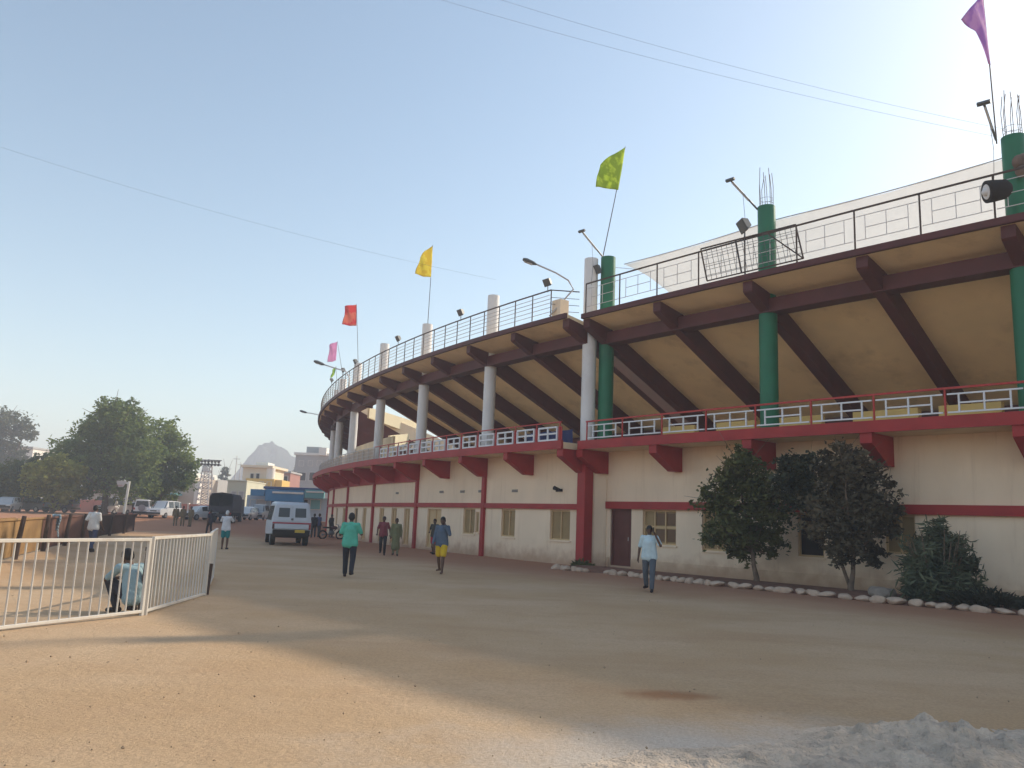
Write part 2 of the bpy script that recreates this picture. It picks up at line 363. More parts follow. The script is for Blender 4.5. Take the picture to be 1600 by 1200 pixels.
def winbox(kind, p, a, b, c, d):
    """fills an opening: window pane with frame bars, or a door leaf"""
    if kind == 'door':
        mb = MB(); sweep(mb, p, a, b, rect(.10, .15, c, d)); dr = mb.build('door', M_['brown'], stadium)
        f = MB()
        for s in (a + .05, b - .05): radial(f, p, s, rect(.06, .11, c, d - .08), .08)
        sweep(f, p, a, b, rect(.06, .11, d - .08, d))
        f.build('frame', M_['brown'], dr)
        h = MB(); h.tube([at(p, b - .2, .05, c + 1.0), at(p, b - .2, .05, c + 1.14)], .014); h.build('handle', M_['galv'], dr)
        k = MB(); sweep(k, p, a + .2, b - .2, rect(.09, .105, c + .25, c + .95)); sweep(k, p, a + .2, b - .2, rect(.09, .105, c + 1.15, d - .25)); k.build('door_panel', M_['brown'], dr)
        return dr
    mb = MB(); sweep(mb, p, a, b, rect(.13, .16, c, d))
    w = mb.build('window', {'shut': M_['win'], 'dark': M_['dark'], 'grid': M_['win'], 'hall': M_['winframe'], 'void': M_['dark'], 'half': M_['win']}[kind], stadium)
    f = MB(); bw = .06
    sweep(f, p, a, b, rect(.08, .135, c, c + bw)); sweep(f, p, a, b, rect(.08, .135, d - bw, d))
    cols = {'shut': 2, 'dark': 2, 'void': 1, 'grid': 3, 'hall': 2, 'half': 2}[kind]
    for i in range(cols + 1):
        s = a + bw / 2 + (b - a - bw) * i / cols; radial(f, p, s, rect(.075, .13, c + bw, d - bw), bw)
    if kind == 'grid': sweep(f, p, a + bw, b - bw, rect(.085, .132, (c + d) / 2 - .05, (c + d) / 2 + .05))
    f.build('frame', M_['winframe'], w)
    if kind in ('shut', 'half'):
        sl = MB()
        for i in range(9):
            z = c + .1 + (d - c - .2) * i / 8; sweep(sl, p, a + bw, b - bw, rect(.118, .129, z - .02, z + .02))
        sl.build('louvre', M_['win'], w)
    if kind == 'grid':
        g = MB(); sweep(g, p, a + (b - a) * .36, b - bw * 2, rect(.120, .128, c + .12, (c + d) / 2 - .08)); sweep(g, p, a + (b - a) * .36, b - bw * 2, rect(.120, .128, (c + d) / 2 + .08, d - .12)); g.build('pane', mat('brown_pane', (.16, .085, .04), .4, .1, 2), w)
    sl = MB(); sweep(sl, p, a - .06, b + .06, rect(-.05, .02, c - .07, c - .01)); sl.build('sill', M_['cream'], w)
    return w
opsR = [(.45, 1.6, .12, 2.38, 'door'), (2.2, 3.85, 1.05, 2.36, 'grid'), (5.05, 6.3, .95, 2.36, 'shut'), (8.85, 9.75, .95, 2.36, 'void'), (11.7, 12.6, 1.2, 2.36, 'shut'),
        (15.6, 17.2, 1.05, 2.36, 'shut'), (19.5, 21.1, 1.05, 2.36, 'shut'), (24, 25.6, 1.05, 2.36, 'shut'), (30, 31.6, 1.05, 2.36, 'shut')]
opsL = [(-2.35, -1.05, 1.0, 2.26, 'shut'), (-6.0, -4.9, 1.0, 2.26, 'shut'), (-9.5, -8.35, 1.0, 2.26, 'half'), (-8.3, -7.95, 1.1, 2.1, 'dark'), (-13.6, -11.9, .15, 2.2, 'hall'),
        (-16.9, -16.0, .15, 2.2, 'hall'), (-19.0, -18.1, .15, 2.2, 'hall'), (-21.3, -20.4, .15, 2.2, 'hall'), (-25.2, -24.3, .15, 2.2, 'hall'), (-27.6, -26.6, .15, 2.2, 'dark'),
        (-32.0, -31.0, .9, 2.2, 'shut'), (-35.6, -34.6, .9, 2.2, 'shut')]
wall_with_openings('R', .22, REND, -.15, 4.73, [o[:4] for o in opsR]).build('outer_wall', M_['cream'], stadium)
wall_with_openings('L', LEND, .05, -.15, 4.73, [o[:4] for o in opsL]).build('outer_wall', M_['cream'], stadium)
for o in opsR: winbox(o[4], 'R', *o[:4])
for o in opsL: winbox(o[4], 'L', *o[:4])
mb = MB(); cuts = [.28, .40, 1.65, REND]; sweep(mb, 'R', .28, .42, rect(-.045, .05, -.1, .42)); sweep(mb, 'R', 1.63, REND, rect(-.045, .05, -.1, .42)); mb.build('plinth', M_['plinth'], stadium)
mb = MB(); sweep(mb, 'R', .26, REND, rect(-.13, .05, 2.38, 2.67)); mb.build('string_course', M_['red'], stadium)
mb = MB(); sweep(mb, 'L', LEND, -.24, rect(-.11, .05, 2.30, 2.53)); mb.build('string_course', M_['red'], stadium)
mb = MB(); sweep(mb, 'L', LEND, -2 * BAY - .2, rect(-.10, .05, 3.72, 4.56)); mb.build('wall_beam', M_['red'], stadium)
# pilasters
mb = MB(); mb.prism([at('L', .05, -.05, -.1), at('R', .22, -.05, -.1), at('R', .22, .35, -.1), at('L', .05, .35, -.1)], V(0, 0, 4.74)); mb.build('joint_wall', M_['cream'], stadium)
mb = MB(); radial(mb, 'L', 0.02, rect(-.42, .05, -.1, 4.50), .46); mb.build('pilaster', M_['red'], stadium)
for k in range(1, 10):
    mb = MB(); radial(mb, 'L', -k * BAY, rect(-.135, .04, -.1, 4.3), .26); mb.build('pilaster', M_['red'], stadium)
# brackets
def bracket(p, s, w=.32, tip=-1.52):
    mb = MB(); radial(mb, p, s, [(tip, 4.712), (tip, 4.40), (-.42, 3.80), (.02, 3.80), (.02, 4.712)], w); mb.build('bracket', M_['red'], stadium)
for k in range(0, 20): bracket('L', -k * BAY / 2 - (.12 if k == 0 else 0), .36 if k == 0 else .3)
for k in range(0, 15): bracket('R', k * BAYR / 2 + (.1 if k == 0 else 0), .36)
# balcony
for p, a, b in (('L', LEND, .05), ('R', .06, REND)):
    mb = MB(); sweep(mb, p, a, b, rect(-1.5, 10.5, 4.72, 4.98)); mb.build('balcony_slab', M_['cream2'], stadium)
    mb = MB(); sweep(mb, p, a, b, rect(-1.60, -1.5, 4.70, 5.05)); mb.build('balcony_edge', M_['red'], stadium)
# columns
def column(p, s, m, r, ztop, label, rebar=False, d=0.0):
    c0 = at(p, s, d, 4.98); mb = MB(); mb.tube([c0, c0 + V(0, 0, ztop - 4.98)], r, 28)
    o = mb.build('column', m, stadium, smooth='auto')
    if label: o['label'] = label
    if rebar:
        rb = MB()
        for k in range(8):
            a = k * math.pi / 4 + .3; h = 1.25 + .25 * random.random()
            q = V(c0.x + math.cos(a) * r * .75, c0.y + math.sin(a) * r * .75, ztop - .02)
            rb.tube([q, q + V(random.uniform(-.03, .03), random.uniform(-.03, .03), h * .6), q + V(random.uniform(-.08, .08), random.uniform(-.08, .08), h)], .011, 6)
        for z in (.12, .3): rb.tube([V(c0.x + math.cos(a) * r * .75, c0.y + math.sin(a) * r * .75, ztop + z) for a in np.linspace(0, 2 * math.pi, 17)], .006, 5)
        rb.build('rebar', M_['rebar'], o)
    return o
for k in range(0, 10): column('L', -k * BAY - (.12 if k == 0 else 0), M_['white'], .300, 13.1 + (0.05 if k == 0 else -.08 * (k % 3)), 'white cylindrical column of the curved stand')
column('R', .02, M_['green'], .32, 13.25, 'green column beside the white column at the joint')
for k in range(1, 7): column('R', k * BAYR - .05, M_['green'], .315, 13.25 + (.08 if k == 1 else .05), 'green column with bare rebar on top', True)

# stand: ring beam, raker beams, sloping slab
SL = .47
def zs(d): return 10.22 if d <= -1.42 else (9.95 - d * .20 if d < 0 else 9.95 - SL * d)
DIN = 10.0
def stand(p, a, b):
    mb = MB(); prof = [(-1.42, zs(-1.42)), (0, zs(0)), (DIN, zs(DIN)), (DIN, zs(DIN) + .16), (0, zs(0) + .22), (-1.42, zs(-1.42) + .16)]
    sweep(mb, p, a, b, prof); mb.build('stand_slab', M_['yellow'], stadium)
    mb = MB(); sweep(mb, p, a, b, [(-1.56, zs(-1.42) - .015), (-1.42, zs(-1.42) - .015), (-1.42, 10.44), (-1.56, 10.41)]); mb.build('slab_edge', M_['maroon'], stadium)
    # stepped seating on the far side of the slab
    st = MB()
    for i in range(11):
        d = .45 + i * .85
        if d + .85 > DIN: break
        sweep(st, p, a, b, [(d, zs(d) + .165), (d + .85, zs(d + .85) + .165), (d + .85, zs(d) + .45), (d, zs(d) + .45)], 2.0)
    st.build('seating_step', M_['concrete'], stadium)
GAP = (-4.35 * BAY, -3.3 * BAY)                    # opening in the stand with the stairs
stand('L', GAP[1], -.02); stand('L', LEND, GAP[0]); stand('R', .03, REND)
mb = MB(); sweep(mb, 'L', GAP[0], GAP[1], [(-1.42, zs(-1.42)), (0, zs(0)), (.5, zs(.5)), (.5, zs(.5) + .16), (0, zs(0) + .22), (-1.42, zs(-1.42) + .16)]); mb.build('stand_slab', M_['yellow'], stadium)
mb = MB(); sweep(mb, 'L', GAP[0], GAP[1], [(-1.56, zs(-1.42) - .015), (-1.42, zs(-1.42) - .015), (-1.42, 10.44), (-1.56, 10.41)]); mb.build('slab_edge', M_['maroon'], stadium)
for p, a, b in (('L', LEND, -.02), ('R', .02, REND)):
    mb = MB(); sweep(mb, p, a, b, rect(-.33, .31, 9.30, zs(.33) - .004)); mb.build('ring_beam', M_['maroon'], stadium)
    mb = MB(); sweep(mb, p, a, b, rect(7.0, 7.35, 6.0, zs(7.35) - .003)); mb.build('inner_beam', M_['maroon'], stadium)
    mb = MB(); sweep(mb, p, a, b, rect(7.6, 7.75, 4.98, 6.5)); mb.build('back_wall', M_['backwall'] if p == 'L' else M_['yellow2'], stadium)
def raker(p, s, w=.34):
    mb = MB()
    prof = [(-1.36, zs(-1.36) - .003), (-1.36, 9.86), (-1.30, 9.80), (-.1, 9.24), (.2, 9.12), (7.0, zs(7.0) - .76), (7.0, zs(7.0) - .004), (0, zs(0) - .004)]
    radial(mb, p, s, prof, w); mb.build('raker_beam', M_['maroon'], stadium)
for k in range(0, 20):
    if GAP[0] + .3 < -k * BAY / 2 < GAP[1] - .3: 
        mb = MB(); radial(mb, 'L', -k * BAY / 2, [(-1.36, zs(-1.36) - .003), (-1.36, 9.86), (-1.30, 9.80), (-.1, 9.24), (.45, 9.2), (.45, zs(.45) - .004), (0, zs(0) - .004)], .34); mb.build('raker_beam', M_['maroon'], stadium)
    else: raker('L', -k * BAY / 2 - (.16 if k == 0 else 0), .32 if k else .38)
for k in range(0, 15): raker('R', k * BAYR / 2 + (.16 if k == 0 else 0), .36)
# stairs up through the gap, cream balustrades
mb = MB()
def band(a, b, z0a, z1a, z0b, z1b, th=.18):
    a, b = Vector(a), Vector(b); d = (b - a).normalized(); n = V(d.y, -d.x, 0)
    mb.prism([V(a.x, a.y, z0a), V(b.x, b.y, z0b), V(b.x, b.y, z1b), V(a.x, a.y, z1a)], n * th)
band((-10.8, 60.0, 0), (-7.2, 66.2, 0), 8.95, 9.75, 8.2, 9.3)
band((-9.3, 61.2, 0), (-7.05, 66.0, 0), 6.9, 7.8, 7.5, 8.7)
mb.build('stair_balustrade', mat('cream_balustrade', (.72, .63, .44), .8, .05, 1), stadium)
mb = MB()
for i in range(9):
    t0 = i / 9; q = V(-9.2 + 2.1 * t0, 61.6 + 4.4 * t0, 6.8 + 1.2 * t0); mb.box(q + V(.75, -.43, 0), (.62, 1.5, .2), (.494, .869, 0), (.869, -.494, 0))
mb.build('stair_flight', M_['concrete'], stadium)
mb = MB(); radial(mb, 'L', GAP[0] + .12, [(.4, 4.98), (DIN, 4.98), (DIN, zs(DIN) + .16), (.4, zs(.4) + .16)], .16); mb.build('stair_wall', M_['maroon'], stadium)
mb = MB(); radial(mb, 'L', GAP[0] + .12, [(.4, zs(.4) + .165), (DIN, zs(DIN) + .165), (DIN, zs(DIN) + 1.9), (.4, zs(.4) + .6)], .14); mb.build('stair_parapet', M_['cream'], stadium)
mb = MB(); sweep(mb, 'L', GAP[0] - 4, GAP[1] + 5, rect(9.3, 9.5, 4.98, 7.9)); mb.build('back_wall', M_['cream2'], stadium)
mb = MB(); sweep(mb, 'L', -4.75 * BAY, -2.9 * BAY, rect(.75, .9, 4.98, 6.9)); mb.build('parapet', M_['cream2'], stadium)

# vents and ducts on the left upper wall
for s in (-9.9, -8.1, -5.2, -2.0, -12.2, -18.4):
    mb = MB(); sweep(mb, 'L', s, s + .42, rect(-.03, .03, 3.05, 3.17))
    for i in range(3): sweep(mb, 'L', s + .02, s + .40, rect(-.045, -.03, 3.065 + i * .035, 3.08 + i * .035))
    mb.build('vent', M_['concrete'] if s != -2.0 else M_['dark'], stadium)
mb = MB(); P = at('L', -1.75, -.03, 3.12); Q = at('L', -1.75, -.34, 3.2); mb.tube([P, Q], [.07, .09], 10); mb.build('vent_pipe', M_['dark'], stadium)
# blue sheet hung behind the railing at the joint
mb = MB(); n = 24
for i in range(n):
    a, b = -3.6 + 3.2 * i / n, -3.6 + 3.2 * (i + 1) / n
    mb.quad(at('L', a, -.55 + .05 * math.sin(i * 1.3), 5.0), at('L', b, -.55 + .05 * math.sin(i * 1.3 + 1.3), 5.0), at('L', b, -.55 + .04 * math.sin(i + 1), 5.62), at('L', a, -.55 + .04 * math.sin(i), 5.62))
tag(mb.build('hanging_sheet', M_['bluecloth'], origin=at('L', -2, -.55, 5.0)), 'dark blue sheet hung behind the lower railing beside the white column', 'sheet')

for i in range(9):
    a = .9 + i * 2.9
    mb = MB(); sweep(mb, 'R', a, a + random.uniform(1.6, 2.3), rect(2.6, 2.9, 4.98, 5.98)); mb.build('low_parapet', M_['yellow2'], stadium)
# lower railing
def rail_panel(mb, p, a, b, z0, z1, d, t=.035, grid=2, wing=.22):
    rr = lambda s0, s1, za, zb: sweep(mb, p, s0, s1, rect(d - t / 2, d + t / 2, za, zb), 1.2)
    rr(a, b, z1 - t, z1); rr(a, b, z0, z0 + t)
    ww = wing * (b - a)
    ss = [a + ww + (b - a - 2 * ww) * i / grid for i in range(grid + 1)]
    for s in ss: radial(mb, p, s, rect(d - t / 2 - .001, d + t / 2 + .001, z0 + t, z1 - t), t)
    sweep(mb, p, ss[0] + t / 2, ss[-1] - t / 2, rect(d - t / 2 + .002, d + t / 2 - .002, (z0 + z1) / 2 - t / 2, (z0 + z1) / 2 + t / 2), 2)
DR = -1.12
low = MB(); step = BAYR / 4
sweep(low, 'R', .05, REND, rect(DR - .03, DR + .03, 5.86, 5.92)); 
ns = int(REND / step)
for i in range(ns + 1):
    s = .1 + i * step; q = at('R', s, DR, 4.98); low.tube([q, q + V(0, 0, .9)], .032, 8)
lr = low.build('lower_railing', M_['redrail'], stadium); lr['label'] = 'red railing with white grid panels'
for i in range(ns):
    if i > 14: break
    mb = MB(); rail_panel(mb, 'R', .1 + i * step + .06, .1 + (i + 1) * step - .06, 5.18, 5.74, DR, .045, 2, .16); mb.build('railing_panel', M_['white_rail'], lr)
low = MB(); stepL = BAY / 5; sweep(low, 'L', -2.6 * BAY, -.5, rect(DR - .025, DR + .025, 5.86, 5.91))
npL = int((2.6 * BAY - .5) / stepL)
for i in range(npL + 1):
    s = -.6 - i * stepL; q = at('L', s, DR, 4.98); low.tube([q, q + V(0, 0, .88)], .03, 8); low.box(at('L', s, DR + .03, 5.42), (.22, .03, .56), frame('L', s)[2], frame('L', s)[1])
ll = low.build('lower_railing', M_['redrail'], stadium)
for i in range(npL):
    mb = MB(); a, b = -.6 - (i + 1) * stepL + .14, -.6 - i * stepL - .14
    rail_panel(mb, 'L', a, b, 5.12, 5.72, DR, .07, 2, 0.02); mb.build('railing_panel', M_['white_rail'], ll)
low = MB(); s0, s1 = -9.2 * BAY, -2.62 * BAY
sweep(low, 'L', s0, s1, rect(DR - .02, DR + .02, 5.84, 5.89))
for z in (5.2, 5.4, 5.62): sweep(low, 'L', s0, s1, rect(DR - .012, DR + .012, z, z + .025))
for s in srange(s0, s1, 1.2): q = at('L', s, DR, 4.98); low.tube([q, q + V(0, 0, .88)], .025, 6)
lp = low.build('lower_railing', M_['galv'], stadium); lp['label'] = 'pale metal railing'
mb = MB(); ss = srange(s0, s1, .6)
for i in range(len(ss) - 1):
    f = lambda s, z: at('L', s, DR + .05 + .015 * math.sin(s * 5), z)
    mb.quad(f(ss[i], 5.09), f(ss[i + 1], 5.09), f(ss[i + 1], 5.82), f(ss[i], 5.82))
mb.build('screen_mesh', cloth_mat('pale_screen_cloth', (.62, .52, .45), .3, .15), lp)

# upper railing
ZU = 10.44
DU = -1.36
ur = MB(); s0, s1 = .1, REND
sweep(ur, 'R', s0, s1, rect(DU - .025, DU + .025, 11.72, 11.77))
for s in srange(s0, s1, 1.95): q = at('R', s, DU, ZU); ur.tube([q, q + V(0, 0, 1.3)], .028, 6)
uo = ur.build('upper_railing', M_['rust'], stadium); uo['label'] = 'brown metal railing with thin rectangle pattern'
inf = MB(); ss = srange(s0, s1, 1.95)
for i in range(min(len(ss) - 1, 18)):
    a, b = ss[i] + .05, ss[i + 1] - .05
    for z in (10.72, 11.5): sweep(inf, 'R', a, b, rect(DU - .009, DU + .009, z, z + .02))
    m1, m2 = a + .28, b - .28
    for s in (m1, m2, (m1 + m2) / 2): radial(inf, 'R', s, rect(DU - .008, DU + .008, 10.73, 11.49), .02)
    sweep(inf, 'R', m1, m2, rect(DU - .0085, DU + .0085, 11.1, 11.12))
inf.build('railing_infill', M_['galv'], uo)
ur = MB(); s0, s1 = LEND, -1.15
sweep(ur, 'L', s0, s1, rect(DU - .025, DU + .025, 11.66, 11.71))
ssl = srange(s0, s1, 1.26)
for s in ssl: q = at('L', s, DU, ZU); ur.tube([q, q + V(0, 0, 1.25)], .026, 6)
ur.tube([at('L', -1.15, DU, 11.68), at('L', -.5, -.3, 11.68)], .025, 6); 
for z in (10.75, 11.05, 11.35): ur.tube([at('L', -1.15, DU, z), at('L', -.5, -.3, z)], .012, 6)
ul = ur.build('upper_railing', M_['rust'], stadium)
inf = MB()
for z in (10.7, 10.9, 11.1, 11.28, 11.46): sweep(inf, 'L', s0, s1, rect(DU - .01, DU + .01, z, z + .022), 1.26)
inf.build('railing_bars', M_['galv'], ul)
mb = MB(); mb.box(at('L', -1.0, -.95, 10.85), (.55, .5, .8), frame('L', -1)[2], frame('L', -1)[1]); mb.build('railing_pier', M_['cream'], stadium, bevel=.015)
# ------------------------------------------------------------------ things on top of the stadium
def ray(px, py):
    return rt * ((px - 800) / FPX) + up * (-(py - 600) / FPX) + fw
def pix(px, py, Y):
    """world point seen at (px, py) of the 1600x1200 photograph, Y metres ahead"""
    d = ray(px, py); return Vector((0, 0, EYE)) + d * (Y / d.y)
def proj(P):
    q = Vector(P) - Vector((0, 0, EYE)); f = q.dot(fw)
    return 800 + FPX * q.dot(rt) / f, 600 - FPX * q.dot(up) / f
def s_at(p, px, d, z):
    """place along the wall where the point (d, z) stands in the direction of image column px"""
    best = min((abs(proj(at(p, s, d, z))[0] - px), s) for s in (np.arange(-60, 0.5, .02) if p == 'L' else np.arange(0, 24, .02)))
    return best[1]

def flag(base, top, grid, m, label, pole_r=.018):
    """grid: rows of world points from pole edge to free edge"""
    t = thing('flag', base, label, 'flag', 'coloured flags along the top of the stand')
    p = MB(); p.tube([base, (Vector(base) + Vector(top)) / 2 + V(.01, 0, 0), top], [pole_r * 1.2, pole_r, pole_r * .7], 6); p.build('pole', M_['rust'], t)
    # smooth the coarse grid into a rippled sheet
    R, Cn = len(grid), len(grid[0]); nu, nv = 14, 14; vs = []
    for i in range(nv + 1):
        for j in range(nu + 1):
            a, b = i / nv * (R - 1), j / nu * (Cn - 1); i0, j0 = min(int(a), R - 2), min(int(b), Cn - 2); fa, fb = a - i0, b - j0
            q = (grid[i0][j0] * (1 - fa) + grid[i0 + 1][j0] * fa) * (1 - fb) + (grid[i0][j0 + 1] * (1 - fa) + grid[i0 + 1][j0 + 1] * fa) * fb
            w = j / nu
            vs.append(q + V(.02, .10, .0) * (w * math.sin(w * 7 + i * .35)))
    fs = [(i * (nu + 1) + j, i * (nu + 1) + j + 1, (i + 1) * (nu + 1) + j + 1, (i + 1) * (nu + 1) + j) for i in range(nv) for j in range(nu)]
    c = MB(); c.add(vs, fs); o = c.build('flag_cloth', m, t, smooth=True)
    sd_ = o.modifiers.new('thick', 'SOLIDIFY'); sd_.thickness = .004
    return t
Y = 33.7
flag(at('R', -.1, -.25, 13.15), pix(977, 229, Y - .3), [[pix(977, 230, Y - .3), pix(955, 243, Y - .6), pix(938, 256, Y - .9)], [pix(972, 263, Y - .3), pix(950, 268, Y - .7), pix(933, 275, Y - 1)], [pix(966, 297, Y - .3), pix(948, 294, Y - .6), pix(931, 293, Y - 1)]],
     cloth_mat('lime_flag', (.78, .90, .14), .62, print_col=(.50, .64, .08), pscale=2.2), 'large lime green flag on a thin leaning pole above the green column')
Y = 45.9
b = at('L', -2 * BAY, 0, 12.9)
flag(b, pix(676, 383, Y), [[pix(676, 384, Y), pix(664, 392, Y - .5), pix(656, 403, Y - .8)], [pix(675, 410, Y), pix(661, 412, Y - .5), pix(652, 416, Y - .8)], [pix(673, 433, Y), pix(661, 432, Y - .5), pix(649, 428, Y - .8)]],
     cloth_mat('yellow_flag', (.95, .82, .10), .55, print_col=(.85, .66, .05)), 'yellow flag on a pole above a white column top')
b = at('L', -4 * BAY, 0, 12.9); Y = b.y
flag(b, pix(557, 475, Y), [[pix(557, 476, Y), pix(547, 477, Y - .5), pix(538, 478, Y - .9)], [pix(557, 492, Y), pix(547, 493, Y - .5), pix(538, 494, Y - .9)], [pix(557, 509, Y), pix(546, 509, Y - .5), pix(535, 507, Y - .9)]],
     cloth_mat('red_flag', (.78, .065, .075), .5, print_col=(.80, .24, .16), pscale=1.4), 'square red flag with an orange emblem')
b = at('L', -5 * BAY, 0, 12.9); Y = b.y
flag(b, pix(527, 533, Y), [[pix(527, 534, Y), pix(520, 536, Y - .5), pix(514, 539, Y - .9)], [pix(526, 549, Y), pix(520, 550, Y - .5), pix(514, 552, Y - .9)], [pix(525, 563, Y), pix(519, 565, Y - .5), pix(512, 566, Y - .9)]],
     cloth_mat('pink_flag', (.75, .36, .62), .5), 'pale pink flag at the far end of the stand')
b = at('L', -6 * BAY, 0, 12.9); Y = b.y
flag(b, pix(525, 572, Y), [[pix(525, 573, Y), pix(521, 576, Y - .4), pix(519, 580, Y - .6)], [pix(524, 580, Y), pix(520, 583, Y - .4), pix(517, 586, Y - .6)], [pix(522, 586, Y), pix(519, 589, Y - .4), pix(517, 592, Y - .6)]],
     cloth_mat('green_flag', (.42, .62, .10), .5, print_col=(.10, .30, .08)), 'small drooping green flag below the pink flag')
Y = 21.2
flag(at('R', 2 * BAYR - .45, -.1, 13.2), pix(1535, -12, Y), [[pix(1535, -10, Y), pix(1522, 6, Y - .4), pix(1503, 28, Y - .8)], [pix(1541, 45, Y), pix(1534, 46, Y - .3), pix(1524, 48, Y - .5)], [pix(1548, 102, Y), pix(1545, 98, Y - .1), pix(1541, 92, Y - .2)]],
     cloth_mat('violet_flag', (.62, .34, .72), .6, print_col=(.78, .50, .78)), 'violet pennant flag twisted round its pole, highest at the right')

def tube_light(base, end, label):
    t = thing('tube_light', base, label, 'lamp', 'tube lights on slanted arms')
    b, e = Vector(base), Vector(end); d = (e - b).normalized(); sd_ = d.cross(V(0, 0, 1)).normalized()
    m = MB(); m.tube([b, e], .035, 8); m.build('arm', M_['steel'], t)
    m = MB(); m.tube([b + d * .35 * (e - b).length + V(0, 0, -.045), e - d * .1 + V(0, 0, -.045)], .022, 8); m.build('lamp_tube', M_['galv'], t)
    m = MB(); m.box(e, (.34, .10, .08), sd_, d, sd_.cross(d)); m.build('end_bracket', M_['steel'], t)
    m = MB(); q = b + (e - b) * .55; g = V(q.x + .02, q.y, 11.8); m.tube([q, q * .5 + g * .5 + V(.06, 0, 0), g], .008, 5); m.build('wire', M_['steel'], t)
tube_light(at('R', BAYR - .35, -.1, 13.3), pix(1141, 281, 26.6), 'slanted tube light arm on the middle green column with rebar')
tube_light(at('R', -.05, -.2, 13.2), pix(909, 361, 32.6), 'slanted tube light arm below the lime green flag')
tube_light(at('R', 2 * BAYR - .45, -.15, 13.3), pix(1537, 161, 20.9), 'slanted tube light arm on the rightmost green column')

def street_lamp(base, pts, head_dir, label, sc=1.0):
    t = thing('street_lamp', base, label, 'street lamp', 'street lamps on the upper railing')
    m = MB(); m.tube([base] + pts, .035 * sc, 8); m.build('arm', M_['galv'], t, smooth=True)
    e = Vector(pts[-1]); h = Vector(head_dir).normalized(); sd_ = h.cross(V(0, 0, 1)).normalized(); u = sd_.cross(h)
    m = MB()
    prof = [(0, .05), (.12, .10), (.45, .13), (.6, .07)]
    rings = []
    for x, w in prof:
        c = e + h * x * sc
        rings += [c + sd_ * w * 1.2 * sc * math.cos(a) + u * (w * .75 * sc * math.sin(a)) for a in np.linspace(0, 2 * math.pi, 13)[:-1]]
    fs = [(i * 12 + k, i * 12 + (k + 1) % 12, (i + 1) * 12 + (k + 1) % 12, (i + 1) * 12 + k) for i in range(3) for k in range(12)] + [tuple(range(12)), tuple(range(47, 35, -1))]
    m.add(rings, fs); hd = m.build('lamp_head', M_['steel'], t, smooth='auto')
    m = MB(); m.box(e + h * .34 * sc - u * .075 * sc, (.36 * sc, .16 * sc, .03), h, sd_, u); m.build('lens', M_['galv'], hd)
b = at('L', -1.15, DU - .06, 10.5); Y = b.y
street_lamp(b, [pix(896, 452, Y), pix(888, 438, Y), pix(868, 426, Y), pix(838, 413, Y)], pix(820, 406, Y) - pix(838, 413, Y), 'curved arm street lamp on the upper railing by the joint', 1.05)
b = at('L', s_at('L', 548, DU, 11.5), DU - .06, 10.5); Y = b.y
street_lamp(b, [pix(546, 590, Y), pix(540, 580, Y), pix(526, 576, Y), pix(507, 570, Y)], pix(496, 566, Y) - pix(507, 570, Y), 'far street lamp reaching left under the pink flag', 1.3)
b = at('L', s_at('L', 504, DU, 11.0), DU - .06, 10.5); Y = b.y
street_lamp(b, [pix(503, 652, Y), pix(497, 648, Y), pix(488, 646, Y), pix(480, 645, Y)], pix(473, 643, Y) - pix(480, 645, Y), 'farthest street lamp at the far left end of the stand', 1.3)

def floodlight(P, n, label, sc=1.0):
    t = thing('floodlight', P, label, 'floodlight', 'floodlights on the upper railing')
    P = Vector(P); n = Vector(n).normalized(); s_ = n.cross(V(0, 0, 1)).normalized(); dn = (n - V(0, 0, .55)).normalized(); u = s_.cross(dn)
    m = MB(); m.tube([P - V(0, 0, .1), P + V(0, 0, .22 * sc)], .02, 6); m.box(P + V(0, 0, .22 * sc), (.44 * sc, .03, .04), s_, n); m.build('mount', M_['steel'], t)
    c = P + V(0, 0, .36 * sc); m = MB()
    a = [c + s_ * x * sc + u * y * sc - dn * .09 * sc for x, y in ((-.14, -.1), (.14, -.1), (.14, .1), (-.14, .1))]
    b2 = [c + s_ * x * sc + u * y * sc + dn * .09 * sc for x, y in ((-.22, -.17), (.22, -.17), (.22, .17), (-.22, .17))]
    m.add(a + b2, [(3, 2, 1, 0), (4, 5, 6, 7)] + [(i, (i + 1) % 4, 4 + (i + 1) % 4, 4 + i) for i in range(4)]); m.build('housing', M_['steel'], t)
    m = MB(); m.box(c + dn * .094 * sc, (.38 * sc, .29 * sc, .012), s_, u, dn); m.build('lens', M_['lens'], t)
for px, lb in ((857, 'floodlight on the upper railing under the curved arm street lamp'), (721, 'floodlight on the upper railing right of the yellow flag pole'), (623, 'floodlight on the upper railing left of the yellow flag pole'),
               (556, 'floodlight on the railing beneath the red flag'), (537, 'floodlight on the far railing right of the pink flag'), (519, 'floodlight on the far railing right of the small green flag'), (508, 'floodlight at the far end of the upper railing')):
    s = s_at('L', px, DU, 11.85); P, n, t_ = frame('L', s); floodlight(at('L', s, DU - .03, 11.72), -n, lb)
P, n, t_ = frame('R', 0); floodlight(at('R', -.15, -.55, 12.2), -n, 'grey floodlight fixed low on the joint columns', 1.2)
s = s_at('R', 1164, DU, 11.9); P, n, t_ = frame('R', s); floodlight(at('R', s, DU - .02, 11.78), -n - t_ * .7, 'large floodlight on the railing beside the middle green column', 1.35)
